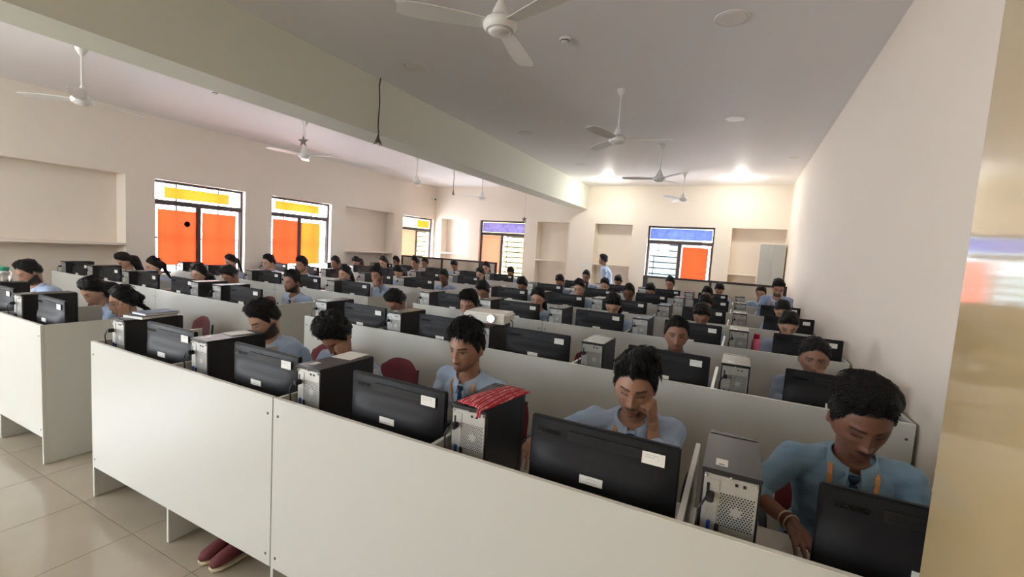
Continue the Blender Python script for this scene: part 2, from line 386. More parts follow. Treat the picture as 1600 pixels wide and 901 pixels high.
# ------------------------------------------------------------------ desks
Y0, DY, HT, ZD = 1.339, 1.58, 1.03, 0.77
RX0, RP = -3.638, 0.887
MONR = [[.61, .61, .595, .605, .60], [.61, .61, .56, .60, .635], [.54, .525, .58, .61, .66], [.52, .54, .525, .60, .645], [.50, .54, .565, .595, .66], [.48, .49, .585, .54, .60]]
TOWR = [[.142, .143, .127, .095, .122], [.12, .13, .105, .10, .115], [.11, .11, .11, .13, .125], [.11, .11, .11, .11, .125], [.10, .11, .11, .11, .125], [.10, .10, .11, .11, .11]]
MONL = [[-4.67, -5.65, -6.98, -7.95, -8.60], [-4.762, -5.964, -6.75, -7.74, -8.60], [-4.777, -5.74, -6.62, -7.80, -8.60],
        [-4.86, -5.77, -6.78, -7.65, -8.58], [-4.917, -5.87, -6.80, -7.70, -8.58], [-4.95, -5.80, -6.84, -7.75, -8.60]]
SCREW = []
def screw_copy(p):
    if not SCREW: SCREW.append(lathe('screw', [(0.007, -0.002), (0.007, 0.001), (0.003, 0.0018)], M_SCREW, p, 10)); return SCREW[0]
    s = SCREW[0].copy(); C.objects.link(s); s.parent = p; return s
def desk_unit(yr, edges, label, group, full_end=(False, False), skip_last=False):
    x0, x1 = edges[0], edges[-1]
    g = 0.003
    t = thing('desk_unit', label, 'desk', ((x0+x1)/2, yr, 0), 0, group)
    cx = (x0+x1)/2
    bm = bmesh.new(); add_box(bm, (x0+g-cx, 0, 0.204), (x1-g-cx, 0.018, HT))
    fp = bm_obj('front_panel', bm, M_LAM, t, bevel=0.0015)
    box('top_edging', (x0+g-cx, -0.0008, HT-0.0004), (x1-g-cx, 0.0188, HT+0.0016), M_EDGE, fp)
    for i, e in enumerate(edges):
        a = e-0.009
        if i == 0: a = e+g
        if i == len(edges)-1: a = e-g-0.018
        dep = 0.80 if (full_end[0] and i == 0) or (full_end[1] and i == len(edges)-1) else 0.66
        if not (skip_last and i == len(edges)-1):
            bm = bmesh.new(); add_box(bm, (a-cx, 0.0185, 0.004), (a+0.018-cx, dep, HT)); bmesh.ops.bevel(bm, geom=list(bm.edges), offset=0.0015, segments=2, affect='EDGES')
            add_box(bm, (a-cx, 0.001, 0.004), (a+0.018-cx, 0.022, 0.2035)); bm_obj('side_panel', bm, M_LAM, t)
    for i in range(len(edges)-1):
        a = edges[i]+(g+0.0185 if i == 0 else 0.0095); b = edges[i+1]-((g if skip_last else g+0.0185) if i == len(edges)-2 else 0.0095)
        box('worktop', (a-cx, 0.0185, ZD-0.02), (b-cx, 0.63, ZD), M_TOP, t, 0.001)
    for xx in (x0+0.035, x1-0.035):
        for z in (0.26, 0.95):
            s = screw_copy(fp)
            s.rotation_euler = (PI/2, 0, 0); s.location = (xx-cx, 0.0, z)
    return t
UN = [('aisle-end', 'middle', 'right-wall'), ('aisle-end', 'middle', 'left-wall')]
for r in range(6):
    yr = Y0+DY*r
    ed = [RX0+RP*k for k in range(5)]+[0.862]
    for j, (a, b) in enumerate(((0, 2), (2, 5))):
        desk_unit(yr, ed[a:b+1], f"white {('two-seat', 'three-seat')[j]} desk with tall front panel, {('aisle end', 'wall end')[j]} of {ORD[r]} row, right block", 'desks of the right block', skip_last=(j == 0))
    L = MONL[r]
    eg = [-4.385]
    for k in range(5):
        eg.append(L[k]-0.53 if not (r == 1 and k == 1) else L[k]-0.29)
    eg[5] = -9.12; eg = eg[::-1]
    for j, (a, b) in enumerate(((3, 5), (1, 3), (0, 1))):
        desk_unit(yr, eg[a:b+1], f"white {('two-seat', 'two-seat', 'one-seat')[j]} desk with tall front panel, {('aisle end', 'middle', 'wall end')[j]} of {ORD[r]} row, left block", 'desks of the left block', full_end=(False, j == 0), skip_last=(j > 0))

# ------------------------------------------------------------------ monitor (faces local +Y, back faces -Y)
def text_mesh(s, size, depth, m, name, parent, loc, rot):
    cu_ = bpy.data.curves.new(name, 'FONT'); cu_.body = s; cu_.size = size; cu_.extrude = depth; cu_.space_character = 0.95
    to = bpy.data.objects.new('tmp', cu_); C.objects.link(to)
    dg = bpy.context.evaluated_depsgraph_get(); me = bpy.data.meshes.new_from_object(to.evaluated_get(dg))
    bpy.data.objects.remove(to); me.name = name
    me.materials.clear(); o = link(name, me, m, parent); o.location = loc; o.rotation_euler = rot; return o

def make_monitor():
    t = thing('computer_monitor', None, 'monitor')
    W, H, zb = 0.515, 0.305, 0.115       # width, height, bottom above desk
    bm = bmesh.new(); add_box(bm, (-W/2, 0.0, zb), (W/2, 0.022, zb+H))
    shell = bm_obj('rear_shell', bm, M_BLK2, t, bevel=0.005, seg=2)
    # swelling of the back, lower middle
    nx, nz = 26, 16
    V = []; F = []
    for j in range(nz+1):
        for i in range(nx+1):
            u = i/nx*2-1; v = j/nz
            x = u*(W/2-0.004); z = zb+0.004+(H-0.008)*v
            e = max(0, 1-abs(u)**5)*max(0, 1-abs(2*v-1)**4)
            q_ = min(1, max(0, (v-0.50)/0.25)); prof = (0.008+0.028*(1-q_*q_*(3-2*q_)))*e
            V.append((x, 0.001-prof-0.0015*e, z))
    for j in range(nz):
        for i in range(nx):
            a = j*(nx+1)+i; F.append((a, a+1, a+nx+2, a+nx+1))
    me = bpy.data.meshes.new('rear_bulge'); me.from_pydata(V, [], F)
    link('rear_bulge', me, M_BLK2, shell, True)
    box('screen', (-W/2+0.009, 0.0215, zb+0.016), (W/2-0.009, 0.0235, zb+H-0.009), M_SCREEN, t)
    bm = bmesh.new()
    for i in range(34):
        for j in range(3):
            x = -0.105+i*0.0072; z = zb+H-0.052+j*0.0085
            add_box(bm, (x-0.0028, -0.0125, z-0.0032), (x+0.0028, -0.0095, z+0.0032))
    bm2 = bmesh.new(); add_box(bm2, (-0.112, -0.0118, zb+H-0.060), (0.142, -0.004, zb+H-0.028))
    vp = bm_obj('vent_panel', bm2, M_BLKM, shell)
    o = bm_obj('vent_slots', bm, M_VENT, vp); 
    text_mesh('Lenovo', 0.030, 0.0012, M_LOGO, 'logo_lettering', shell, (-W/2+0.028, -0.0105, zb+H-0.052), (PI/2, 0, 0))
    # stickers
    st = box('sticker', (0.142, -0.0108, zb+H-0.070), (0.214, -0.0093, zb+H-0.030), M_STICK, t)
    o = box('sticker_print', (0.150, -0.0112, zb+H-0.040), (0.190, -0.0107, zb+H-0.0385), M_INKP, st)
    box('sticker_print', (0.150, -0.0112, zb+H-0.047), (0.183, -0.0107, zb+H-0.0455), M_INKP, st)
    box('sticker_print', (0.192, -0.0112, zb+H-0.056), (0.193, -0.0107, zb+H-0.036), M_INKP, st)
    s2 = box('sticker', (-0.052, -0.0392, zb+0.122), (0.028, -0.0300, zb+0.150), M_STICK, t)
    box('sticker_print', (-0.028, -0.0396, zb+0.141), (0.018, -0.0391, zb+0.1425), M_INKP, s2)
    box('sticker_print', (-0.028, -0.0396, zb+0.129), (0.010, -0.0391, zb+0.1305), M_INKP, s2)
    # stand
    bm = bmesh.new(); add_box(bm, (-0.035, -0.045, 0.010), (0.035, -0.020, zb+0.10)); bm_obj('stand_neck', bm, M_BLKM, t, bevel=0.004)
    bm = bmesh.new(); add_box(bm, (-0.11, -0.075, 0.0005), (0.11, 0.105, 0.012)); bm_obj('stand_base', bm, M_BLKM, t, bevel=0.005)
    return t

def make_tower():
    """rear faces -Y; origin at base centre of the rear face"""
    t = thing('computer_tower', None, 'computer')
    w_, d, h = 0.156, 0.325, 0.41
    bm = bmesh.new(); add_box(bm, (-w_/2, 0.003, 0.008), (w_/2, d, h)); case = bm_obj('case', bm, M_CASE, t, bevel=0.004)
    bm = bmesh.new(); add_box(bm, (-w_/2-0.001, -0.006, h-0.012), (w_/2+0.001, d-0.03, h+0.001)); bm_obj('top_cover', bm, M_CASE, t, bevel=0.002)
    bm = bmesh.new(); add_box(bm, (-w_/2-0.001, d-0.028, 0.008), (w_/2+0.001, d+0.012, h+0.002)); bm_obj('front_bezel', bm, M_BLK, t, bevel=0.006)
    rp = box('rear_panel', (-w_/2+0.007, -0.002, 0.015), (w_/2-0.007, 0.004, h-0.016), M_STEEL, t, 0.001)
    # port shield
    box('port_shield', (-w_/2+0.010, -0.004, 0.165), (-w_/2+0.050, -0.001, h-0.03), M_STEEL, rp, 0.001)
    bm = bmesh.new()   # fan holes, hexagonal field
    cx_, cz = 0.020, h-0.115
    for j in range(-8, 9):
        for i in range(-6, 7):
            x = i*0.0078+(0.0039 if j % 2 else 0); z = j*0.0068
            rr = math.hypot(x, z*0.95)
            if abs(x) > 0.044 or abs(z) > 0.054 or rr < 0.014: continue
            bmesh.ops.create_circle(bm, cap_ends=True, segments=6, radius=0.0026, matrix=Matrix.Translation((cx_+x, -0.0024, cz+z)) @ Matrix.Rotation(PI/2, 4, 'X'))
    bm_obj('fan_holes', bm, M_VENT, rp)
    bm = bmesh.new()
    for (x, z, a, b) in ((-0.058, h-0.055, .004, .012), (0.015, h-0.032, .004, .004), (0.036, h-0.032, .004, .004), (-0.058, 0.135, .005, .007), (-0.046, 0.135, .005, .007),
                         (-0.058, 0.116, .005, .007), (0.015, 0.168, .009, .004), (-0.005, 0.158, .004, .004), (0.045, 0.06, .012, .016), (-0.02, 0.10, .003, .003), (0.02, 0.09, .003, .003)):
        add_box(bm, (x-a, -0.0045, z-b), (x+a, -0.0015, z+b))
    bm_obj('port_openings', bm, M_VENT, rp)
    bm = bmesh.new(); add_box(bm, (-0.054, -0.011, h-0.19), (-0.044, -0.002, h-0.155)); bm_obj('video_port', bm, M_VGA, rp, bevel=0.002)
    bm = bmesh.new(); add_box(bm, (-0.032, -0.008, h-0.19), (-0.020, -0.002, h-0.160)); bm_obj('serial_port', bm, M_BLKM, rp, bevel=0.002)
    bm = bmesh.new(); add_box(bm, (-0.040, -0.010, 0.022), (0.060, -0.003, 0.098)); add_box(bm, (-0.025, -0.016, 0.030), (0.045, -0.010, 0.036))
    bm_obj('power_supply_plate', bm, M_STEEL, rp, bevel=0.003)
    for x in (-0.066, 0.066, 0.0):
        bmx = bmesh.new(); bmesh.ops.create_uvsphere(bmx, u_segments=8, v_segments=5, radius=0.0045, matrix=Matrix.Translation((x, -0.006, h-0.022 if x else h-0.014)))
        bm_obj('thumb_screw', bmx, M_STEEL, t, smooth=True)
    s = box('sticker', (-0.045, 0.030, h+0.0008), (-0.012, 0.080, h+0.002), M_STICK, t)
    box('sticker_print', (-0.036, 0.036, h+0.0018), (-0.020, 0.042, h+0.0024), M_INK, s)
    cb = tube('power_cable', [(-0.050, -0.012, h-0.075), (-0.062, -0.035, h-0.078), (-0.078, -0.040, h-0.11), (-0.082, -0.028, h-0.20), (-0.080, -0.022, 0.10), (-0.078, -0.024, 0.006)], 0.0035, M_BLKM, t, 6)
    bm = bmesh.new(); add_box(bm, (-0.062, -0.036, h-0.088), (-0.040, -0.003, h-0.066)); bm_obj('plug', bm, M_BLKM, cb, bevel=0.003)
    tube('white_cable', [(-0.052, -0.008, 0.13), (-0.050, -0.030, 0.12), (-0.058, -0.040, 0.07), (-0.055, -0.030, 0.01)], 0.003, M_STICK, t, 6)
    return t

mon0 = make_monitor(); tow0 = make_tower(); used_m = used_t = False
monitors = {}
def put(proto, loc, rz, label, group, used, name_cat):
    o = proto if not used else copy_tree(proto)
    o.location = loc; o.rotation_euler = (0, 0, rz); o['label'] = label; o['group'] = group; o['category'] = name_cat
    return o
rng = random.Random(3)
for r in range(6):
    yr = Y0+DY*r
    for k in range(5):
        x = RX0+RP*k
        if not (r == 5 and k == 4):
            rz = math.radians(rng.uniform(-2.5, 2.5)) if r else 0
            put(mon0, (x+MONR[r][k], yr+0.148, ZD), rz, f"black monitor with two white stickers, {where('R', r, k)}", 'monitors of the right block', used_m, 'monitor'); used_m = True
        put(tow0, (x+max(.115, TOWR[r][k]), yr+0.088, ZD), 0, f"black computer tower, metal rear panel, {where('R', r, k)}", 'towers of the right block', used_t, 'computer'); used_t = True
    for k in range(5):
        if r == 0 and k > 1: continue
        x = MONL[r][k]
        put(mon0, (x, yr+0.148, ZD), math.radians(rng.uniform(-3, 3)), f"black monitor with two white stickers, {where('L', r, k)}", 'monitors of the left block', True, 'monitor')
        tx = x+0.36 if (r == 1 and k == 1) else x-0.41
        if k == 4: tx = x-0.385
        put(tow0, (tx, yr+0.088, ZD), 0, f"black computer tower, metal rear panel, {where('L', r, k)}", 'towers of the left block', True, 'computer')

# ------------------------------------------------------------------ framed screens at the back
def framed(posts, y, z1, label, name='framed_screen'):
    t = thing(name, label, 'partition', (posts[0][0], y, 0)); ox = posts[0][0]
    for (x, w_) in posts: box('post', (x-ox-w_/2, -0.02, 0), (x-ox+w_/2, 0.03, z1), M_DWOOD, t)
    for (a, wa), (b, wb) in zip(posts, posts[1:]):
        box('top_rail', (a+wa/2-ox, -0.02, z1-0.045), (b-wb/2-ox, 0.03, z1), M_DWOOD, t)
        box('infill_panel', (a+wa/2-ox, -0.005, 0.10), (b-wb/2-ox, 0.015, z1-0.045), M_BEIGE, t)
framed([(-1.93, 0.10), (-0.565, 0.05), (0.82, 0.06)], 10.60, 1.39, 'dark-framed cream partition standing in front of the pale blue window on the right')
framed([(-9.02, 0.06), (-7.58, 0.06), (-6.30, 0.13), (-5.84, 0.05)], 10.60, 1.41, 'dark-framed cream partition in the far left corner in front of the windows')
# cupboard
t = thing('steel_cupboard', 'plain grey steel cupboard standing against the right wall at the back', 'cupboard', (0.60, 11.90, 0))
bm = bmesh.new(); add_box(bm, (-0.28, 0, 0.05), (0.25, 0.36, 2.29)); bm_obj('carcass', bm, M_WALL, t, bevel=0.004)
for s in (-1, 1): box('door', (-0.265 if s < 0 else -0.008, -0.018, 0.08), (-0.012 if s < 0 else 0.24, -0.001, 2.27), M_GREY, t, 0.002)
for x in (-0.26, 0.23):
    box('foot', (x-0.02, 0.02, 0), (x+0.02, 0.06, 0.05), M_GREY, t); box('foot', (x-0.02, 0.30, 0), (x+0.02, 0.34, 0.05), M_GREY, t)
# wall socket plate
t = thing('switch_plate', 'small pale switch plate on the far wall left of the standing man', 'switch', (-3.93, YF-0.012, 1.48))
box('plate', (-0.14, 0, -0.05), (0.14, 0.0115, 0.05), M_FAN, t, 0.003)
for x in (-0.09, -0.03, 0.03, 0.09): box('rocker', (x-0.018, -0.004, -0.025), (x+0.018, 0.001, 0.025), M_STICK, t, 0.001)

# ------------------------------------------------------------------ ceiling things
LP = [(-0.25, 3.97, 0), (-3.32, 3.97, 0), (-0.25, 6.68, 0), (-3.30, 6.74, 0), (-3.23, 9.34, 0), (0.62, 9.25, 0), (-3.17, 11.2, 1), (-0.22, 11.25, 1)]
LPN = ['largest unlit round ceiling light near the right wall', 'unlit round ceiling light close to the beam above the front rows', 'unlit round ceiling light, second along the right side',
       'unlit round ceiling light, second along the beam', 'unlit round ceiling light, third along the beam', 'small unlit round ceiling light beside the right wall',
       'lit round ceiling light close to the end of the beam', 'lit round ceiling light at the back in front of the right niche']
for (x, y, on), lb in zip(LP, LPN):
    t = thing('ceiling_light', lb, 'light', (x, y, ZC), 0, 'round ceiling lights')
    rr = 0.125 if (x, y) != (0.62, 9.25) else 0.07
    lathe('trim_ring', [(rr*0.90, 0.0), (rr*0.88, -0.006), (rr, -0.007), (rr*1.03, 0.0)], M_FAN, t)
    lathe('diffuser', [(rr*0.87, 0.0), (rr*0.85, -0.008), (0.001, -0.009)], M_LON if on else M_LAMP, t)
    if on:
        l = bpy.data.lights.new('lamp_light', 'POINT'); l.energy = 4; l.shadow_soft_size = 0.1; l.color = (1, 0.97, 0.86)
        o = bpy.data.objects.new('lamp_light', l); o.location = (0, 0, -0.13); o.parent = t; C.objects.link(o)
def make_fan():
    t = thing('ceiling_fan', None, 'fan')
    lathe('ceiling_cup', [(0.012, -0.09), (0.03, -0.07), (0.055, -0.02), (0.055, 0.0)], M_FAN, t)
    lathe('down_rod', [(0.011, -0.46), (0.011, -0.06)], M_FAN, t, 10)
    lathe('rod_cover', [(0.060, -0.51), (0.045, -0.47), (0.018, -0.41), (0.013, -0.40)], M_FAN, t)
    lathe('motor_housing', [(0.05, -0.595), (0.085, -0.590), (0.098, -0.575), (0.103, -0.555), (0.098, -0.535), (0.06, -0.51), (0.03, -0.50)], M_FAN, t, 32)
    lathe('bottom_cap', [(0.001, -0.612), (0.05, -0.608), (0.066, -0.598), (0.070, -0.588)], M_FAN, t, 32)
    for k in range(3):
        a = k*2*PI/3
        V = []; F = []
        N_ = 9
        for i in range(N_):
            u = i/(N_-1); rr = 0.10+u*0.50; wd = 0.045+0.02*math.sin(u*PI*0.8)+0.008*u; tw = math.radians(11-5*u)
            if i == N_-1: wd *= 0.75
            for s in (-1, 1):
                for zz in (-0.002, 0.002):
                    y = s*wd; V.append((rr, y*math.cos(tw), -0.555+y*math.sin(tw)+zz))
        for i in range(N_-1):
            a0 = i*4; b0 = a0+4
            for (p, q) in ((0, 1), (1, 3), (3, 2), (2, 0)): F.append((a0+p, a0+q, b0+q, b0+p))
        F += [(0, 2, 3, 1), ((N_-1)*4, (N_-1)*4+1, (N_-1)*4+3, (N_-1)*4+2)]
        ca, sa = math.cos(a), math.sin(a); V = [(x*ca-y*sa, x*sa+y*ca, z) for x, y, z in V]
        me = bpy.data.meshes.new('blade'); me.from_pydata(V, [], F); link('blade', me, M_FAN, t)
    return t
fan0 = make_fan()
FANS = [(-1.42, 2.45, 100, 'white ceiling fan nearest the camera at the top of the picture'), (-1.40, 5.24, 15, 'white ceiling fan, second from the camera on the right side'),
        (-1.36, 7.90, 70, 'white ceiling fan, third from the camera on the right side'), (-1.28, 10.55, 0, 'white ceiling fan, farthest of the right side'),
        (-6.62, 2.40, 95, 'white ceiling fan nearest on the left side beyond the beam'), (-6.60, 5.22, 20, 'white ceiling fan behind the hanging star'),
        (-6.50, 7.99, 5, 'white ceiling fan, third along the left side'), (-6.36, 10.55, 0, 'white ceiling fan in the far left corner of the room')]
for i, (x, y, a, lb) in enumerate(FANS):
    o = fan0 if i == 0 else copy_tree(fan0)
    o.location = (x, y, ZC); o.rotation_euler = (0, 0, math.radians(a)); o['label'] = lb; o['category'] = 'fan'; o['group'] = 'ceiling fans'
def detector(x, y, lb, r=0.05):
    t = thing('smoke_detector', lb, 'detector', (x, y, ZC), 0)
    lathe('base', [(r, 0), (r, -0.012), (r*0.9, -0.018)], M_FAN, t); lathe('sensor_head', [(r*0.7, -0.015), (r*0.66, -0.034), (r*0.4, -0.042), (0.001, -0.043)], M_FAN, t)
    lathe('sensor_slot', [(r*0.72, -0.019), (r*0.72, -0.025)], M_BLKM, t)
detector(-1.58, 3.88, 'small round smoke detector on the ceiling right of the nearest fan'); detector(-6.62, 3.80, 'small round smoke detector on the pinkish ceiling left of the beam', 0.045)
# stars
def star(x, y, z, R, lb, rz):
    t = thing('star_ornament', lb, 'ornament', (x, y, z), rz)
    bm = bmesh.new(); f = bm.verts.new((0, -0.018, 0)); b = bm.verts.new((0, 0.018, 0)); ring = []
    for i in range(10):
        a = PI/2+i*PI/5; q = R if i % 2 == 0 else R*0.42; ring.append(bm.verts.new((q*math.cos(a), 0, q*math.sin(a))))
    for i in range(10):
        bm.faces.new((f, ring[(i+1) % 10], ring[i])); bm.faces.new((b, ring[i], ring[(i+1) % 10]))
    bm_obj('star', bm, M_STAR, t); tube('thread', [(0, 0, R), (0, 0, ZC-z)], 0.0015, M_WIRE, t, 4)
star(-6.33, 4.98, 3.26, 0.095, 'grey star ornament hanging by a thread left of the beam', 0.3)
star(-4.75, 9.9, 2.52, 0.075, 'small grey star ornament hanging near the end of the beam', 0.1)
# hanging wires
def wire(x, y, z0, lb, tuft=True):
    t = thing('hanging_wire', lb, 'wire', (x, y, z0)); L_ = ZC-z0
    tube('wire', [(0.01*math.sin(i*1.7), 0.006*math.cos(i*2.1), L_*i/8) for i in range(9)], 0.007, M_WIRE, t, 6)
    bm = bmesh.new()
    for i in range(9 if tuft else 4):
        a = i*0.9; add_tube(bm, [(0, 0, 0.09), (0.012*math.cos(a), 0.012*math.sin(a), 0.04), (0.045*math.cos(a), 0.045*math.sin(a), -0.01-0.008*(i % 3))], [0.008, 0.009, 0.004], 5)
    bm_obj('frayed_end', bm, M_WIRE, t, smooth=True)
wire(-3.95, 4.12, 2.93, 'dark twisted wire with a frayed end hanging beside the beam')
wire(-6.43, 9.30, 3.02, 'thin brown wire hanging from the ceiling in the far left', False)
# cctv camera
t = thing('wall_camera', 'white security camera with a cable in the far left corner', 'camera', (XL+0.01, 12.05, 3.25))
lathe('base', [(0.05, 0), (0.05, 0.02), (0.03, 0.03)], M_FAN, t, 16).rotation_euler = (0, PI/2, 0)
bm = bmesh.new(); add_tube(bm, [(0.03, 0, 0), (0.08, -0.02, -0.01), (0.18, -0.06, -0.03)], [0.012, 0.035, 0.04], 12); bm_obj('body', bm, M_FAN, t, smooth=True)
bm = bmesh.new(); add_tube(bm, [(0.178, -0.059, -0.0297), (0.185, -0.0615, -0.031)], 0.028, 12); bm_obj('lens', bm, M_BLK, t)
tube('cable', [(0.02, 0.02, 0.03), (0.012, -0.06, 0.10), (0.012, -0.12, 0.02), (0.012, -0.10, -0.25), (0.012, 0.03, -0.55)], 0.006, M_STICK, t, 6)

# ------------------------------------------------------------------ people
def mk_skin(name, c): return mat(name, c, 0.48, spec=0.4, bump=0.06, bscale=350, vcol='Col')
M_SKIN = mk_skin('skin', (0.3, 0.15, 0.09))
M_HAIR = mat('black_hair', (0.005, 0.004, 0.004), 0.55, nscale=70, col2=(0.012, 0.009, 0.008), bump=0.5, bscale=260, spec=0.25)
M_SHIRT = mat('light_blue_shirt', (0.38, 0.50, 0.70), 0.8, nscale=6, namt=0.08, bump=0.12, bscale=420, sheen=0.2)
M_SHIRT2 = mat('denim_blue_shirt', (0.19, 0.32, 0.45), 0.8, nscale=6, namt=0.10, bump=0.12, bscale=420, sheen=0.2)
M_SHIRT3 = mat('grey_blue_shirt', (0.27, 0.34, 0.50), 0.8, nscale=6, namt=0.08, bump=0.12, bscale=420, sheen=0.2)
M_COLLAR = mat('collar_cloth', (0.42, 0.52, 0.68), 0.8, nscale=6, namt=0.06)
M_SHIRT2C = mat('denim_collar', (0.24, 0.38, 0.50), 0.8, nscale=6, namt=0.06)
M_TIE = mat('navy_tie', (0.012, 0.03, 0.085), 0.6, nscale=40, namt=0.3)
M_LANY = mat('orange_lanyard', (0.72, 0.33, 0.12), 0.6, nscale=30, namt=0.15)
M_LANW = mat('pale_lanyard', (0.72, 0.55, 0.45), 0.6, nscale=30, namt=0.15)
M_TROU = mat('dark_trousers', (0.02, 0.025, 0.045), 0.8, nscale=20, namt=0.3, bump=0.2, bscale=200)
M_SHOE = mat('shoe_black', (0.02, 0.018, 0.018), 0.5, nscale=20, namt=0.3)
M_SHOER = mat('maroon_canvas', (0.13, 0.018, 0.022), 0.8, nscale=60, namt=0.3, bump=0.2, bscale=300)
M_SOLE = mat('cream_rubber', (0.55, 0.48, 0.33), 0.6, nscale=20, namt=0.2)
M_SPEC = mat('spectacle_frame', (0.10, 0.05, 0.04), 0.3, nscale=20, namt=0.2)
M_THREAD = mat('wrist_thread', (0.60, 0.52, 0.42), 0.7, nscale=40, namt=0.3)
M_BAND = mat('brown_bangle', (0.25, 0.10, 0.05), 0.4, 0.4, nscale=40, namt=0.3)

class PB:
    """collects closed solids to be fused"""
    def __init__(s): s.V = []; s.F = []
    def add(s, V, F):
        o = len(s.V); s.V.extend(V); s.F.extend([tuple(i+o for i in f) for f in F])
    def loft(s, rings, n=16):
        """rings: (centre, vecU, vecV)"""
        V = []; F = []
        for c, u, v in rings:
            for t in range(n):
                a = t*2*PI/n; V.append(tuple(np.asarray(c)+np.asarray(u)*math.cos(a)+np.asarray(v)*math.sin(a)))
        for i in range(len(rings)-1):
            for t in range(n): F.append((i*n+t, i*n+(t+1) % n, (i+1)*n+(t+1) % n, (i+1)*n+t))
        F.append(tuple(range(n-1, -1, -1))); F.append(tuple((len(rings)-1)*n+t for t in range(n)))
        s.add(V, F)
    def cap(s, a, b, ra, rb=None, n=12):
        rb = ra if rb is None else rb
        a = np.array(a, float); b = np.array(b, float); d = b-a; L = np.linalg.norm(d)
        if L < 1e-6: d = np.array([0, 0, 1.]); L = 1e-6
        d = d/max(np.linalg.norm(d), 1e-9)
        x = np.cross(d, [0, 0, 1.]); x = np.cross(d, [0, 1., 0]) if np.linalg.norm(x) < 0.1 else x
        x /= np.linalg.norm(x); y = np.cross(d, x)
        R = []
        for t in (75, 50, 25): R.append((a-d*ra*math.sin(math.radians(t)), x*ra*math.cos(math.radians(t)), y*ra*math.cos(math.radians(t))))
        R.append((a, x*ra, y*ra)); R.append((b, x*rb, y*rb))
        for t in (25, 50, 75): R.append((b+d*rb*math.sin(math.radians(t)), x*rb*math.cos(math.radians(t)), y*rb*math.cos(math.radians(t))))
        s.loft(R, n)
    def fuse(s, voxel, smooth=2):
        me = bpy.data.meshes.new('tmp'); me.from_pydata([tuple(v) for v in s.V], [], s.F)
        o = bpy.data.objects.new('tmp', me); C.objects.link(o)
        m = o.modifiers.new('r', 'REMESH'); m.mode = 'VOXEL'; m.voxel_size = voxel; m.use_smooth_shade = True
        if smooth:
            k = o.modifiers.new('s', 'SMOOTH'); k.iterations = smooth; k.factor = 0.5
        dg = bpy.context.evaluated_depsgraph_get(); r = bpy.data.meshes.new_from_object(o.evaluated_get(dg))
        bpy.data.objects.remove(o); bpy.data.meshes.remove(me); return r

def rotm(yaw, pitch, roll):
    y, p, q = map(math.radians, (yaw, pitch, roll))
    return np.array(Matrix.Rotation(y, 3, 'Z') @ Matrix.Rotation(-p, 3, 'X') @ Matrix.Rotation(q, 3, 'Y'))

def sstep(a, b, x): t = np.clip((x-a)/(b-a), 0, 1); return t*t*(3-2*t)

def head_surf(nu, nv, w=1.0, nose=1.0, inflate=None):
    us = (np.arange(nu)/nu*2-1)*PI
    th = us-0.42*np.sin(us)
    ph = (np.arange(1, nv)/nv-0.5)*PI
    TH, PH = np.meshgrid(th, ph)
    TH = np.concatenate([[0], TH.ravel(), [0]]); PH = np.concatenate([[-PI/2], PH.ravel(), [PI/2]])
    dx = np.cos(PH)*np.sin(TH); dy = np.cos(PH)*np.cos(TH); dz = np.sin(PH)
    x = 0.075*dx*w; y = np.where(dy > 0, 0.090, 0.100)*dy-0.004; z = np.where(dz > 0, 0.120, 0.118)*dz
    t = np.clip(-dz, 0, 1)
    x *= 1-0.30*sstep(0.35, 1.0, t)+0.03*sstep(0.0, .3, dz)*0
    # squarer skull section
    x *= 1+0.06*(np.abs(dx)**2)*(1-np.abs(dz))
    y = np.where(dy < 0, y*(1-0.55*sstep(0.30, 0.95, t)), y)
    fr = np.clip(np.cos(TH), 0, 1)
    y += 0.036*fr**1.2*np.exp(-((z+0.098)/0.030)**2)*(t > 0)
    y += 0.006*fr*np.exp(-((z+0.07)/0.03)**2)
    F = dy > 0
    g = lambda cx, cz, sx, sz: np.where(F, np.exp(-((x-cx)/sx)**2-((z-cz)/sz)**2), 0)
    y0 = y.copy()
    # nose
    for cz, sz, a, sx in ((0.002, 0.016, 0.006, 0.010), (-0.020, 0.016, 0.013, 0.0105), (-0.040, 0.011, 0.020, 0.0125), (-0.046, 0.008, 0.006, 0.012)):
        y += nose*a*g(0, cz, sx, sz)
    y += 0.009*(g(-0.014, -0.044, 0.007, 0.008)+g(0.014, -0.044, 0.007, 0.008))
    y -= 0.0105*(g(-0.032, 0.002, 0.019, 0.012)+g(0.032, 0.002, 0.019, 0.012))
    y += 0.0055*(g(-0.032, 0.000, 0.013, 0.008)+g(0.032, 0.000, 0.013, 0.008))
    y += 0.005*(g(-0.03, 0.024, 0.022, 0.008)+g(0.03, 0.024, 0.022, 0.008))
    y += 0.004*(g(-0.043, -0.024, 0.018, 0.016)+g(0.043, -0.024, 0.018, 0.016))
    y += 0.006*g(0, -0.070, 0.020, 0.0055)+0.0065*g(0, -0.082, 0.018, 0.006)-0.004*g(0, -0.0765, 0.022, 0.0025)-0.004*g(0, -0.093, 0.02, 0.005)
    y += 0.004*g(0, -0.106, 0.016, 0.012)
    V = np.stack([x, y, z], 1)
    Fc = []
    for u in range(nu):
        Fc.append((0, 1+(u+1) % nu, 1+u))
        Fc.append((len(V)-1, 1+(nv-2)*nu+u, 1+(nv-2)*nu+(u+1) % nu))
    for v in range(nv-2):
        for u in range(nu):
            a = 1+v*nu+u; b = 1+v*nu+(u+1) % nu; Fc.append((a, b, b+nu, a+nu))
    return V, Fc, TH

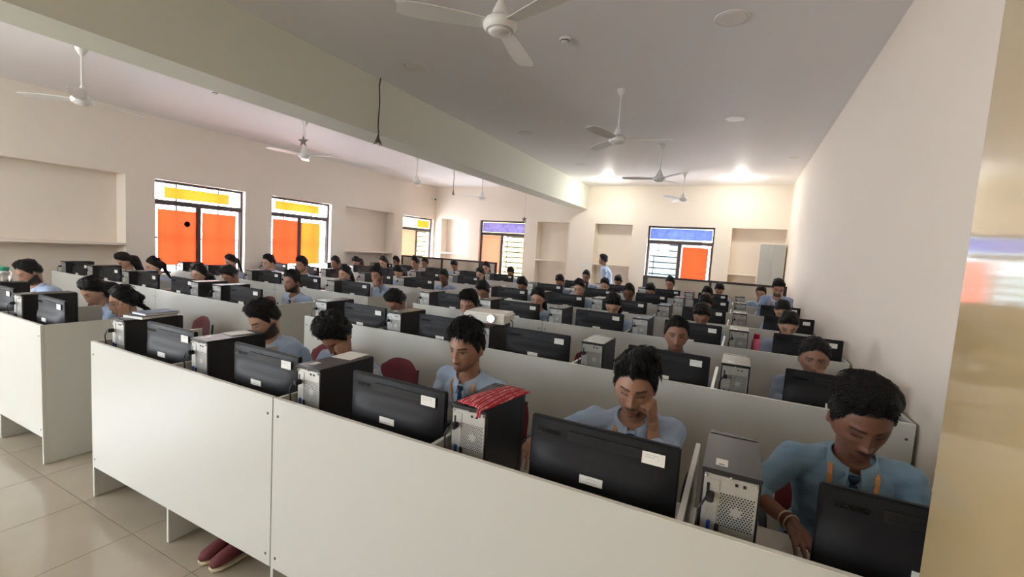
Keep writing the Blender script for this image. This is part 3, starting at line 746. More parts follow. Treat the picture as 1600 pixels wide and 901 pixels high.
def hairline(TH, style):
    a = np.abs(np.degrees(np.arctan2(np.sin(TH), np.cos(TH))))
    if style in ('long', 'pony'):
        xs = [0, 20, 45, 62, 78, 95, 120, 180]; ys = [0.074, 0.070, 0.052, 0.034, 0.012, -0.01, -0.05, -0.075]
    else:
        xs = [0, 25, 45, 58, 70, 84, 96, 112, 180]; ys = [0.072, 0.070, 0.062, 0.042, 0.014, -0.022, 0.012, -0.03, -0.062]
    return np.interp(a, xs, ys)

def face_color(L, skin, brow=1.0, beard=0.0, moust=0.0, eyes='down', style='short', lips=1.0):
    """L (n,3) head-local -> rgb"""
    x, y, z = L[:, 0], L[:, 1], L[:, 2]
    skin = np.array(skin); col = np.tile(skin, (len(L), 1))
    blk = np.array([0.012, 0.009, 0.008]); front = y > 0.02
    def mixin(mask, c, a=1.0):
        m = (np.clip(mask, 0, 1)*a)[:, None]; col[:] = col*(1-m)+np.array(c)*m
    ell = lambda cx, cz, rx, rz, s=0.35: 1-sstep(1-s, 1+s, np.sqrt(((x-cx)/rx)**2+((z-cz)/rz)**2))
    fr = front.astype(float)
    mixin(fr*ell(0, -0.036, 0.018, 0.014, 0.8), skin*np.array([1.12, 1.05, 1.0]), 0.5)
    for s in (-1, 1):
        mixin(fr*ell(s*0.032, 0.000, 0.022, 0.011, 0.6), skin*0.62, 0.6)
        zz = 0.0225+0.10*(np.abs(x)-0.030)-2.2*np.maximum(0, np.abs(x)-0.040)**1.2*0.35
        bm_ = (1-sstep(0.6, 1.3, np.abs(z-zz)/0.0048))*(1-sstep(0.85, 1.1, np.abs(x-s*0.032)/0.021))
        mixin(fr*bm_, blk, 0.85*brow)
        if eyes == 'open':
            mixin(fr*ell(s*0.032, 0.000, 0.0125, 0.0038, 0.4), (0.26, 0.22, 0.19)); mixin(fr*ell(s*0.032, 0.000, 0.0066, 0.0045, 0.3), blk)
            mixin(fr*(1-sstep(0.6, 1.3, np.abs(z-0.0050)/0.0020))*(np.abs(x-s*0.032) < 0.016), blk, 0.8)
        else:
            mixin(fr*(1-sstep(0.6, 1.4, np.abs(z+0.0035-0.0)/0.0030))*(1-sstep(0.8, 1.1, np.abs(x-s*0.032)/0.0155)), blk, 0.85)
    mixin(fr*ell(0, -0.071, 0.021, 0.0045), skin*np.array([0.72, 0.45, 0.45]), 0.8*lips)
    mixin(fr*ell(0, -0.082, 0.019, 0.0055), skin*np.array([0.95, 0.60, 0.58]), 0.8*lips)
    mixin(fr*(1-sstep(0.5, 1.5, np.abs(z+0.0765)/0.0018))*(np.abs(x) < 0.022), skin*0.25, 0.8)
    for s in (-1, 1): mixin(fr*ell(s*0.008, -0.0535, 0.0045, 0.0028), skin*0.2, 0.8)
    if moust: mixin(fr*ell(0, -0.0625, 0.026, 0.0062, 0.4), blk, moust)
    if beard:
        zb = -0.026-0.60*np.maximum(y, 0)
        m = (1-sstep(-0.009, 0.009, z-zb))*sstep(-0.034, -0.016, y)
        mixin(m*(1-fr*ell(0, -0.076, 0.021, 0.011, 0.5))*(1-fr*ell(0, -0.040, 0.030, 0.018, 0.4)), blk, beard)
    a = np.arctan2(x, y); hl = hairline(a, style)
    mixin(sstep(-0.004, 0.004, z-hl), blk, 1.0)
    return col

def hair_mesh(style, lvl, thick, seed, R, Hc, curly=0.0, hw=1.0):
    nu, nv = ((110, 90), (72, 60), (48, 40))[lvl]
    V, F, TH = head_surf(nu, nv, hw)
    x, y, z = V.T; hl = hairline(TH, style)
    hl = hl+0.010*np.sin(TH*7+seed)*np.sin(TH*3.1+seed*2)+(0.006 if lvl == 2 else 0)
    m = sstep(-0.006, 0.034, z-hl)
    n = V-np.array([0, -0.005, 0.01]); n /= np.linalg.norm(n, axis=1)[:, None]
    top = sstep(0.03, 0.10, z)
    base = 0.010+(thick-0.010)*top
    if style == 'flat': base = 0.010+(thick-0.010)*sstep(0.05, 0.085, z)
    if style == 'quiff': base = 0.010+(thick-0.010)*top*(0.6+0.6*np.clip(y/0.09, 0, 1))
    rs = random.Random(seed); off = Vector((rs.random()*50, rs.random()*50, 0))
    nz = np.array([noise.noise(Vector(v)*(55 if lvl < 2 else 30)+off) for v in V]); nz2 = np.array([noise.noise(Vector(v)*22+off) for v in V])
    ka, kb = (0.10, 0.10) if style == 'flat' else (0.35, 0.4+curly)
    h = base*m*(1+ka*nz+kb*nz2)-0.006*(1-m)
    P = V+n*h[:, None]
    if style == 'flat': P[:, 2] = np.where(P[:, 2] > 0.138, 0.138+(P[:, 2]-0.138)*0.35, P[:, 2])
    keep = m > 0.004
    Fk = [f for f in F if all(keep[i] for i in f)]
    Vl = [tuple(p) for p in P]; Fl = list(Fk)
    # locks: tapered curved tufts
    nt = (1700, 260, 0)[lvl] if style not in ('long', 'pony') else (500, 120, 0)[lvl]
    idx = [i for i in range(len(V)) if m[i] > 0.30]
    for q in range(nt):
        i = rs.choice(idx); p = P[i]; nn = n[i]
        if style == 'flat': d = np.array([0.9+rs.uniform(-.2, .2), rs.uniform(-.1, .4), 0.0]) if z[i] > 0.07 else np.array([x[i]*2, 0.2, -1.0]); ln = rs.uniform(0.02, 0.03) if z[i] > 0.07 else 0.010
        elif style in ('long', 'pony'): d = np.array([0.25*np.sign(x[i]), -1.0, -0.5]) ; ln = 0.05
        elif curly > 0.2: d = np.array([rs.uniform(-1, 1), rs.uniform(-1, 1), rs.uniform(-0.6, 0.6)]); ln = 0.022
        else: d = np.array([rs.uniform(-.25, .25)+x[i]*4+0.55*math.sin(seed*1.7), 0.9 if y[i] > -0.03 else -0.5, 0.1 if z[i] > 0.08 else -0.9]); ln = rs.uniform(0.030, 0.042) if z[i] > 0.06 else 0.014
        d = d-nn*np.dot(d, nn)*0.8; d /= np.linalg.norm(d)+1e-9
        if lvl < 2 and style == 'short' and y[i] > 0.02 and z[i] < 0.105: ln *= 0.40
        s_ = np.cross(nn, d); s_ /= np.linalg.norm(s_)+1e-9
        wd = 0.0024 if lvl == 0 else 0.005
        lift = rs.uniform(0.0, 0.003)*(1+2*curly)
        pts = [p-nn*0.004, p+d*ln*0.45+nn*lift, p+d*ln-nn*0.002]
        b = len(Vl)
        for j, (pt, ww) in enumerate(zip(pts, (wd, wd*0.9, 0.0004))):
            Vl += [tuple(pt+s_*ww), tuple(pt+nn*ww*0.8), tuple(pt-s_*ww)]
        for j in range(2):
            for e in range(3):
                a0 = b+j*3+e; a1 = b+j*3+(e+1) % 3; Fl.append((a0, a1, a1+3, a0+3))
    Vw = (np.array(Vl) @ R.T)+np.array(Hc)
    me = bpy.data.meshes.new('hair'); me.from_pydata([tuple(v) for v in Vw], [], Fl)
    return me

def ik(S, W, l1, l2, hint):
    S, W, hint = map(lambda v: np.array(v, float), (S, W, hint)); d = W-S; L = np.linalg.norm(d)
    if L > (l1+l2)*0.985: k = L/((l1+l2)*0.985); l1 *= k; l2 *= k
    u = d/L; a = (l1*l1-l2*l2+L*L)/(2*L); h = math.sqrt(max(l1*l1-a*a, 0)); p = hint-u*np.dot(hint, u); p /= np.linalg.norm(p)+1e-9
    return S+u*a+p*h

def add_hand(pb, W, d, nrm, side, curl, lvl, splay=0.12):
    """W wrist, d finger direction, nrm palm normal, side +1: thumb towards +(d x nrm)"""
    d = np.array(d, float); d /= np.linalg.norm(d); nrm = np.array(nrm, float); nrm -= d*np.dot(nrm, d); nrm /= np.linalg.norm(nrm)
    s = np.cross(d, nrm)*side; W = np.array(W, float)
    kr = 1.0 if lvl == 0 else 1.2
    lens = [(0.040, 0.025, 0.020), (0.044, 0.028, 0.021), (0.041, 0.026, 0.020), (0.032, 0.020, 0.018)]
    pb.cap(W-d*0.02, W+d*0.025, 0.026*kr, 0.024*kr)
    for k in range(4):
        o = (1.5-k)*0.0195
        K = W+d*(0.088-0.004*abs(k-1))+s*o
        pb.cap(W+d*0.02+s*o*0.6, K, 0.0155*kr, 0.0115*kr, 10)
        ang = 0; p = K
        fd = d+s*(1.5-k)*splay*(1-min(curl, 1)); fd /= np.linalg.norm(fd)
        cr_ = curl*(0.95+0.08*k)
        for L, a, r in zip(lens[k], (1.0, 1.25, 0.8), (0.0092, 0.0084, 0.0074)):
            ang += a*cr_; q = p+(fd*math.cos(ang)+nrm*math.sin(ang))*L
            pb.cap(p, q, r*kr, r*0.92*kr, 8); p = q
    t0 = W+d*0.022+s*0.022+nrm*0.006; t1 = W+d*0.058+s*0.040+nrm*0.018*(1+curl); t2 = t1+d*0.026+s*0.004*(1-2*curl)+nrm*0.010*curl-s*0.010*curl
    t3 = t2+d*0.020-s*0.012*curl+nrm*0.008*curl
    pb.cap(t0, t1, 0.0145*kr, 0.0108*kr, 8); pb.cap(t1, t2, 0.0108*kr, 0.0095*kr, 8); pb.cap(t2, t3, 0.0095*kr, 0.0082*kr, 8)

def ribbon(name, pts, width, bvh, m, parent, thick=0.0015, lift=0.003, up=(0, 0, 1)):
    """strip that lies on the shirt: each point is dropped onto the cloth from the front/top"""
    P = []; Nn = []
    for p, dr in pts:
        hit = bvh.ray_cast(Vector(p)-Vector(dr)*0.5, Vector(dr), 1.0)
        if hit[0] is None: continue
        P.append(np.array(hit[0])+np.array(hit[1])*lift); Nn.append(np.array(hit[1]))
    if len(P) < 2: return None
    V = []; F = []
    for i, (p, n) in enumerate(zip(P, Nn)):
        t = P[min(i+1, len(P)-1)]-P[max(i-1, 0)]; t /= np.linalg.norm(t)+1e-9
        s = np.cross(t, n); s /= np.linalg.norm(s)+1e-9; ww = width[i] if isinstance(width, list) else width
        V += [tuple(p-s*ww/2), tuple(p+s*ww/2), tuple(p+s*ww/2+n*thick), tuple(p-s*ww/2+n*thick)]
    for i in range(len(P)-1):
        a = i*4; b = a+4
        for e in range(4): F.append((a+e, a+(e+1) % 4, b+(e+1) % 4, b+e))
    F += [(3, 2, 1, 0), tuple(len(V)-4+i for i in range(4))]
    me = bpy.data.meshes.new(name); me.from_pydata(V, [], F); return link(name, me, m, parent)

SKINS = {'fair': (0.50, 0.29, 0.20), 'mid': (0.36, 0.19, 0.125), 'tan': (0.28, 0.14, 0.09), 'dark': (0.17, 0.075, 0.045)}
def person(hz=1.22, yaw=0, pitch=18, roll=0, turn=0, skin='mid', style='short', thick=0.028, curly=0.0, beard=0.0, moust=0.4, eyes='down', female=False,
           lvl=2, shirt=None, sleeve='long', tie=True, lanyard=True, arms=('desk', 'desk'), seed=1, standing=False, label=None, group=None, shoe='black',
           handR=None, handL=None, lean_side=0.0, shy=0.0, feet=None, spec=False, w=1.0, hair2=True, elbR=None, elbL=None, stand_h=0.93, brow=1.0, hs=1.06):
    """local: forward +Y, right +X, floor z=0, pelvis above the origin"""
    sk = SKINS[skin] if isinstance(skin, str) else skin
    sc_ = 0.93 if female else 1.0
    pz = stand_h if standing else 0.602
    Nz = hz-0.175
    Lt = 0.50*sc_ if not standing else 0.52
    dzz = Nz-pz
    if dzz > Lt*0.97: dy = 0.10; 
    else: dy = math.sqrt(max(Lt*Lt-dzz*dzz, 0.01))
    dy += shy
    Pp = np.array([0, 0, pz]); Nb = np.array([lean_side*0.7, dy, Nz]); Hc = np.array([lean_side, dy+0.045+0.02*math.sin(math.radians(pitch)), hz])
    ax = Nb-Pp; LL = np.linalg.norm(ax); ax /= LL
    X = np.array([1., 0, 0]); X -= ax*np.dot(X, ax); X /= np.linalg.norm(X); Fw = np.cross(ax, X)*1.0
    if Fw[1] < 0: Fw = -Fw
    T = Matrix.Rotation(math.radians(turn), 3, Vector(ax)); X = np.array(T @ Vector(X)); Fw = np.array(T @ Vector(Fw))
    R = rotm(yaw, pitch, roll)*hs
    vox = (0.0046, 0.0075, 0.012)[lvl]
    def torso(pb, e, top):
        prof = [(-0.10, .150, .100), (-0.02, .165, .115), (0.15, .148, .108), (0.35, .142, .104), (0.60, .158, .112), (0.78, .170, .108), (0.90, .150, .088), (0.985, .095, .066)]
        if top: prof.append((1.03, .066, .060))
        rings = []
        for t, a, b in prof:
            bow = 0.035*math.sin(max(0, min(1, t))*PI)
            k = sc_*(1 if not female or t > .1 else 1.03)
            rings.append((Pp+ax*LL*t-Fw*bow, X*(a*k+e), Fw*(b*k+e)))
        pb.loft(rings, 24)
        if female:
            for s in (-1, 1): pb.cap(Pp+ax*LL*0.64+X*s*0.065+Fw*0.055, Pp+ax*LL*0.62+X*s*0.06+Fw*0.075, 0.055+e)
    Sh = {}; El = {}; Wr = {}; Hd = {}
    for s, nm, pose, spec_, hel in ((1, 'R', arms[0], handR, elbR), (-1, 'L', arms[1], handL, elbL)):
        S = Pp+ax*LL*0.885+X*s*0.172*sc_-Fw*0.012
        if pose == 'cheek':      # fist against the cheek, elbow on the desk
            Wp = Hc+R @ np.array([s*0.088, 0.050, -0.115]); hint = (s*0.25, 0.6, -1); hd = R @ np.array([-s*0.18, 0.05, 1.0]); nr = R @ np.array([-s*1.0, -0.35, 0.0]); cl = 1.15
        elif pose == 'temple':
            Wp = Hc+np.array([s*0.120, 0.045, -0.135]); hint = (s*0.3, 0.6, -1); hd = np.array([-s*0.22, -0.05, 1.0]); nr = np.array([-s*1.0, -0.3, 0.0]); cl = 1.15
        elif pose == 'mouth':
            Wp = Hc+R @ np.array([s*0.050, 0.105, -0.140]); hint = (s*0.6, 0.4, -1); hd = R @ np.array([-s*0.35, -0.05, 1.0]); nr = R @ np.array([-s*0.3, -1.0, 0.0]); cl = 1.0
        elif pose == 'palm':     # open hand along the jaw
            Wp = Hc+R @ np.array([s*0.108, 0.060, -0.135]); hint = (s*0.3, 0.6, -1); hd = R @ np.array([s*0.10, -0.25, 1.0]); nr = R @ np.array([-s*1.0, 0.1, 0.0]); cl = 0.25
        elif pose == 'down':
            Wp = S+np.array([s*0.06, 0.05, -0.50]); hint = (s*0.2, -1, 0); hd = np.array([0, 0.1, -1.0]); nr = np.array([-s*1.0, 0.2, 0]); cl = 0.45
        else:
            zt = 0.825
            Wp = np.array([S[0]-s*0.07, Hc[1]+0.12, zt]); hint = (s*0.35, -0.5, -0.6); hd = np.array([-s*0.25, 1, -0.05]); nr = np.array([0, 0.0, -1.0]); cl = 0.18
        if spec_ is not None: Wp = np.array([Hc[0]+spec_[0], Hc[1]+spec_[1], spec_[2]])
        if hel is not None: hint = hel
        E = ik(S, Wp, 0.285*sc_, 0.25*sc_, hint)
        if E[2] < 0.85 and not standing: E[2] = 0.85
        Sh[nm] = S; El[nm] = E; Wr[nm] = Wp; Hd[nm] = (hd, nr, cl, s)
    # ---- body
    pb = PB(); torso(pb, 0, True)
    pb.cap(Nb-Fw*0.0+ax*(-0.03), Hc+R @ np.array([0, -0.028, -0.045]), 0.058*sc_, 0.053*sc_, 16)
    hips = {1: Pp+X*0.09+np.array([0, 0.02, -0.02]), -1: Pp-X*0.09+np.array([0, 0.02, -0.02])}
    legs = {}
    for s in (1, -1):
        if standing: K = np.array([s*0.10, 0.03, 0.48]); A = np.array([s*0.11, -0.01, 0.09])
        else:
            K = np.array([s*0.13, 0.42, 0.54]); A = np.array([s*0.13, 0.42, 0.09])
            if feet: K = np.array([s*0.11, 0.52, 0.51]); A = np.array([feet[0][0]+s*feet[1], feet[0][1], 0.09])
        legs[s] = (hips[s], K, A)
        pb.cap(hips[s], K, 0.078, 0.056, 14); pb.cap(K, A, 0.052, 0.036, 12); pb.cap(A, A+np.array([0, 0.13, -0.055]), 0.036, 0.026, 10)
    for nm in 'RL':
        hd, nr, cl, s = Hd[nm]
        pb.cap(Sh[nm], El[nm], 0.043*sc_, 0.036*sc_, 12); pb.cap(El[nm], Wr[nm], 0.037*sc_, 0.0245*sc_, 12)
        add_hand(pb, Wr[nm], hd, nr, s, cl, lvl)
    nu, nv = ((150, 130), (90, 76), (52, 44))[lvl]
    HV, HF, _ = head_surf(nu, nv, w)
    pb.add([tuple(v) for v in (HV @ R.T+Hc)], HF)
    for s in (-1, 1):                                  # ears
        er = []
        for t, k in ((-1, .45), (-.5, .9), (0, 1), (.5, 1), (1, .55)):
            c = R @ np.array([s*(0.079*w), -0.012-0.006*t*-1, -0.012+t*0.027])+Hc
            er.append((c, R @ np.array([s*0.007, -0.004, 0])*(1 if lvl < 2 else 1.5), R @ np.array([0, 0.017*k, 0])))
        pb.loft(er, 8)
    me = pb.fuse(vox, 2 if lvl < 2 else 1)
    n = len(me.vertices); co = np.empty(n*3); me.vertices.foreach_get('co', co); co = co.reshape(-1, 3)
    L = (co-Hc) @ R/(hs*hs)
    col = np.tile(np.array(sk), (n, 1)); hm = (np.abs(L[:, 0]) < 0.11) & (np.abs(L[:, 1]) < 0.14) & (L[:, 2] > -0.128) & (L[:, 2] < 0.15)
    for nm in 'RL':                                    # hands near the face keep plain skin
        hd, nr, cl, s = Hd[nm]; hc_ = Wr[nm]+np.array(hd)/np.linalg.norm(hd)*0.07
        near = np.linalg.norm(co-hc_, axis=1) < 0.075
        inside = (L[:, 0]/0.083)**2+((L[:, 1]+0.004)/0.118)**2+(L[:, 2]/0.128)**2 < 1.0
        hm &= ~(near & ~inside)
    col[hm] = face_color(L[hm], sk, brow, beard, moust, eyes, style)
    ca = me.color_attributes.new('Col', 'FLOAT_COLOR', 'POINT'); ca.data.foreach_set('color', np.concatenate([col, np.ones((n, 1))], 1).ravel())
    root = thing('person', label, 'person', (0, 0, 0), 0, group)
    body = link('body', me, M_SKIN, root, True)
    # ---- shirt
    sh = PB(); torso(sh, 0.016, False)
    vs = (0.0065, 0.010, 0.016)[lvl]
    for nm in 'RL':
        s = Hd[nm][3]
        sh.cap(Pp+ax*LL*0.93+X*s*0.07, Sh[nm]+X*s*0.004, 0.052, 0.060*sc_, 12)
        sh.cap(Sh[nm], El[nm], 0.060*sc_, 0.052*sc_, 14)
        if sleeve == 'long': sh.cap(El[nm], El[nm]+(Wr[nm]-El[nm])*0.86, 0.050*sc_, 0.038, 12)
        elif sleeve == 'three': sh.cap(El[nm], El[nm]+(Wr[nm]-El[nm])*0.5, 0.050*sc_, 0.044, 12)
        elif sleeve == 'rolled': sh.cap(El[nm], El[nm]+(Wr[nm]-El[nm])*0.22, 0.051, 0.050, 12)
    sm = sh.fuse(vs, 3 if lvl == 0 else 2)
    if lvl < 2:
        off = Vector((seed*3.7, seed*1.3, 0)); nn = len(sm.vertices)
        cs = np.empty(nn*3); sm.vertices.foreach_get('co', cs); cs = cs.reshape(-1, 3); no = np.empty(nn*3); sm.vertices.foreach_get('normal', no); no = no.reshape(-1, 3)
        dsp = np.array([noise.noise(Vector((c[0]*15+c[2]*8, c[1]*15-c[2]*5, c[2]*6))+off)*0.012+(0.5-abs(noise.noise(Vector((c[0]*9+c[2]*11, c[1]*12, c[2]*9-c[0]*7))-off)))*0.014 for c in cs])
        dsp = np.where(cs[:, 2] > Nb[2]+0.02, dsp*0.2, dsp)
        sm.vertices.foreach_set('co', (cs+no*dsp[:, None]).ravel()); sm.update()
    so = link('shirt', sm, shirt or M_SHIRT, root, True)
    bvh = BVHTree.FromPolygons([v.co.copy() for v in sm.vertices], [tuple(p.vertices) for p in sm.polygons])
    # collar: a folded band standing round the neck
    if lvl < 2 or tie:
        Vc = []; Fc = []; n_ = 28; nb = Pp+ax*LL*0.985; nx = (Hc-Nb); nx /= np.linalg.norm(nx)
        axn = ax*0.6+nx*0.4; axn /= np.linalg.norm(axn)
        for i in range(n_+1):
            a = math.radians(14+332*i/n_); dr = X*math.sin(a)+Fw*math.cos(a); pt = math.exp(-((min(i, n_-i))/3.0)**2)
            for rr, hh in ((0.067, 0.034-0.014*pt), (0.072, 0.038-0.014*pt), (0.100+0.010*pt, 0.002-0.040*pt), (0.095+0.010*pt, -0.002-0.040*pt)):
                Vc.append(tuple(nb+dr*(rr*sc_)*(1 if abs(math.cos(a)) < .5 else 0.96)+axn*hh-Fw*0.0))
        for i in range(n_):
            for e in range(4): Fc.append((i*4+e, i*4+(e+1) % 4, i*4+4+(e+1) % 4, i*4+4+e))
        Fc += [(0, 1, 2, 3), tuple(n_*4+e for e in (3, 2, 1, 0))]
        mc = bpy.data.meshes.new('collar'); mc.from_pydata(Vc, [], Fc); link('collar', mc, M_COLLAR if shirt is not M_SHIRT2 else M_SHIRT2C, so, True)
    fr = lambda t, u: (Pp+ax*LL*t+X*u, -Fw)
    if tie and lvl < 2:
        kn = Pp+ax*LL*0.955+Fw*0.086*sc_
        pk = PB(); pk.loft([(kn+ax*0.016, X*0.020, Fw*0.010), (kn-ax*0.020, X*0.012, Fw*0.009)], 10); mk = bpy.data.meshes.new('tie_knot'); mk.from_pydata(pk.V, [], pk.F)
        ribbon('tie', [fr(0.93-0.06*i, 0.003*i) for i in range(9)], [0.024+0.005*i for i in range(9)], bvh, M_TIE, root)
        link('tie_knot', mk, M_TIE, root, True)
    if lanyard and lvl < 2:
        for s in (-1, 1):
            pts = []
            for i in range(12):
                u = i/11; t = 0.99-0.62*u; xx = s*(0.072*(1-u)+0.008*u+0.020*math.sin(u*PI))
                dr = -Fw if u > 0.25 else -(Fw*0.6+ax*0.8)
                pts.append((Pp+ax*LL*t+X*xx+(Fw*0.045 if u <= 0.25 else 0), dr))
            ribbon('lanyard', pts, 0.017, bvh, M_LANY if s < 0 or skin != 'fair' else M_LANW, root, lift=0.0045)
    # ---- trousers and shoes
    tp = PB()
    tp.loft([(Pp+ax*LL*0.10, X*0.168*sc_, Fw*0.126*sc_), (Pp-ax*0.01, X*0.185*sc_, Fw*0.13), (Pp-ax*0.06, X*0.165, Fw*0.10)], 16)
    for s in (1, -1):
        h, K, A = legs[s]; tp.cap(h, K, 0.092, 0.070, 12); tp.cap(K, A+np.array([0, 0, 0.0]), 0.068, 0.055, 12)
    link('trousers', tp.fuse((0.012, 0.015, 0.02)[lvl], 2), M_TROU, root, True)
    for s in (1, -1):
        A = legs[s][2]; sp = PB(); ms = M_SHOE if shoe == 'black' else M_SHOER
        rr = [(-0.055, .030, .045), (-0.02, .038, .050), (0.05, .043, .040), (0.12, .048, .030), (0.175, .040, .022), (0.20, .020, .014)]
        sp.loft([(A+np.array([0, y, -0.09+0.022+h_*0.95]), np.array([w_, 0, 0]), np.array([0, 0, h_])) for y, w_, h_ in rr], 14)
        me_ = bpy.data.meshes.new('shoe'); me_.from_pydata([tuple(v) for v in sp.V], [], sp.F); so_ = link('shoe', me_, ms, root, True)
        sp = PB(); sp.loft([(A+np.array([0, y, -0.078+0.002]), np.array([w_+0.004, 0, 0]), np.array([0, 0, 0.013])) for y, w_, h_ in rr], 14)
        me_ = bpy.data.meshes.new('sole'); me_.from_pydata([tuple(v) for v in sp.V], [], sp.F); link('sole', me_, M_SHOE if shoe == 'black' else M_SOLE, so_, True)
    # ---- hair
    hr = link('hair', hair_mesh(style, lvl, thick, seed, R, Hc, curly, w), M_HAIR, root, True)
    if style in ('long', 'pony'):
        hp = PB()
        p0 = Hc+R @ np.array([0, -0.095, 0.03 if style == 'pony' else 0.0]); p1 = p0+R @ np.array([0, -0.035, -0.04]); p2 = Nb-Fw*0.15+ax*0.06; p3 = Nb-Fw*0.155-ax*0.15
        if style == 'long':
            hp.cap(Hc+R @ np.array([0, -0.05, -0.01]), p1+np.array([0, 0, -0.03]), 0.072, 0.066, 16); hp.cap(p1+np.array([0, 0, -0.03]), p2, 0.066, 0.060, 16); hp.cap(p2, p3, 0.060, 0.045, 12)
            for s in (-1, 1): hp.cap(Hc+R @ np.array([s*0.062, -0.03, 0.0]), Hc+R @ np.array([s*0.066, -0.045, -0.11]), 0.030, 0.024, 10)
        else:
            hp.cap(p0, p1, 0.034, 0.030); hp.cap(p1, p2, 0.030, 0.028); hp.cap(p2, p3, 0.028, 0.012)
        hm_ = hp.fuse(0.010 if lvl < 2 else 0.016, 1)
        for v in hm_.vertices:
            k = noise.noise(Vector((v.co.x*60, v.co.y*60, v.co.z*10)))*0.006; v.co += v.normal*k
        link('hair_length', hm_, M_HAIR, hr, True)
    if spec:
        for s in (-1, 1):
            c = Hc+R @ np.array([s*0.032, 0.100, -0.002])
            tube('spectacle_rim', [tuple(c+R @ np.array([0.022*math.cos(a), -0.004*abs(math.cos(a)), 0.017*math.sin(a)])) for a in [i*2*PI/16 for i in range(17)]], 0.0014, M_SPEC, root, 5)
            tube('spectacle_temple', [tuple(c+R @ np.array([s*0.022, -0.004, 0.004])), tuple(Hc+R @ np.array([s*0.082, -0.01, 0.004]))], 0.0014, M_SPEC, root, 5)
    root['_hy'] = float(Hc[1]); root['_hx'] = float(Hc[0]); root['_hz'] = float(Hc[2])
    return root, dict(W=Wr, E=El, H=Hc, R=R, hands=Hd)

def place(root, head, body_yaw=0.0):
    """put the root so that the head centre stands at world (x, y)"""
    a = PI+math.radians(body_yaw); hx, hy = root['_hx'], root['_hy']
    ox = hx*math.cos(a)-hy*math.sin(a); oy = hx*math.sin(a)+hy*math.cos(a)
    root.location = (head[0]-ox, head[1]-oy, 0); root.rotation_euler = (0, 0, a)

# chairs
def make_chair():
    t = thing('office_chair', None, 'chair')
    bm = bmesh.new(); add_box(bm, (-0.225, -0.22, 0.42), (0.225, 0.22, 0.462)); bm_obj('seat', bm, M_MAROON, t, True, 0.022, 3)
    nx, nz = 12, 10; V = []; F = []
    for side in (0, 1):
        for j in range(nz+1):
            for i in range(nx+1):
                u = i/nx*2-1; v = j/nz; hw = 0.195*(1-0.35*max(0, v-0.5)**1.5*2)
                edge = (1-abs(u)**4)*(1-abs(2*v-1)**6)
                y = -0.235-0.05*v+0.03*u*u+(0.022*edge if side == 0 else -0.016*edge)
                V.append((u*hw, y, 0.56+0.33*v-(0.05*abs(u)**3 if v > .8 else 0)*(v-.8)*5))
    n1 = (nx+1)*(nz+1)
    for j in range(nz):
        for i in range(nx):
            a = j*(nx+1)+i; F.append((a, a+1, a+nx+2, a+nx+1)); F.append((n1+a, n1+a+nx+1, n1+a+nx+2, n1+a+1))
    me = bpy.data.meshes.new('backrest'); me.from_pydata(V, [], F); link('backrest', me, M_MAROON, t, True)
    for s in (-1, 1):
        tube('armrest', [(s*0.25, -0.22, 0.60), (s*0.26, -0.12, 0.665), (s*0.26, 0.06, 0.67), (s*0.25, 0.14, 0.60), (s*0.235, 0.14, 0.45)], [0.012, 0.018, 0.018, 0.012, 0.010], M_BLK, t, 8)
        tube('leg', [(s*0.20, 0.19, 0.43), (s*0.215, 0.20, 0.0)], 0.011, M_CHROME, t, 8)
        tube('leg', [(s*0.20, -0.19, 0.43), (s*0.215, -0.23, 0.0)], 0.011, M_CHROME, t, 8)
        tube('back_upright', [(s*0.15, -0.18, 0.43), (s*0.15, -0.262, 0.50), (s*0.15, -0.285, 0.82)], 0.009, M_BLK, t, 8)
    return t
chair0 = make_chair(); chair_used = [False]
def chair(x, y, rz, label, group='maroon chairs of the computer lab'):
    o = chair0 if not chair_used[0] else copy_tree(chair0); chair_used[0] = True
    o.location = (x, y, 0); o.rotation_euler = (0, 0, rz); o['label'] = label; o['category'] = 'chair'; o['group'] = group; return o
YR = lambda r: Y0+DY*r+0.72
def P_(b, r, k, x, z, label, lvl=1, body_yaw=0, dyy=0, ch=True, chx=0, **kw):
    root, info = person(hz=z, lvl=lvl, label=label, group='students in blue shirts', seed=r*11+k*3+(50 if b == 'L' else 1), **kw)
    place(root, (x, YR(r)+dyy), body_yaw)
    if ch:
        a = PI+math.radians(body_yaw)
        chair(root.location.x+chx, root.location.y, a, f"maroon cushioned chair, {where(b, r, k)}")
    return root, info
# front row, right block
pr, inf = P_('R', 0, 4, 0.447, 1.237, 'man with black flat-top hair, moustache and orange lanyard, bent over the right-most front monitor', 0, yaw=9, pitch=26, roll=2, skin='dark', style='flat', thick=0.046,
   moust=0.85, shirt=M_SHIRT2, sleeve='rolled', handR=(0.19, 0.17, 0.85), handL=(-0.17, 0.17, 0.85), w=1.03, elbR=(0.4, -0.6, -0.2), hs=1.14)
Wp = inf['W']['R']; Ep = inf['E']['R']; dr_ = (Ep-Wp)/np.linalg.norm(Ep-Wp)
for q, (m_, r_) in enumerate(((M_THREAD, 0.030), (M_BAND, 0.031), (M_THREAD, 0.030))):
    c = Wp+dr_*(0.012+0.014*q); x_ = np.cross(dr_, [0, 0, 1.]); x_ /= np.linalg.norm(x_); y_ = np.cross(dr_, x_)
    tube('wrist_band', [tuple(c+(x_*math.cos(a)+y_*math.sin(a))*r_) for a in [i*2*PI/20 for i in range(21)]], 0.003, m_, pr, 6)
P_('R', 0, 3, -0.379, 1.204, 'man with curly black hair resting his cheek on his fist behind the front monitor', 0, yaw=6, pitch=16, roll=-3, skin='mid', style='short', thick=0.042, curly=0.12, hs=1.10,
   moust=0.75, beard=0.3, arms=('desk', 'cheek'), sleeve='three', lean_side=-0.02, turn=6, handR=(0.45, 0.10, 0.850))
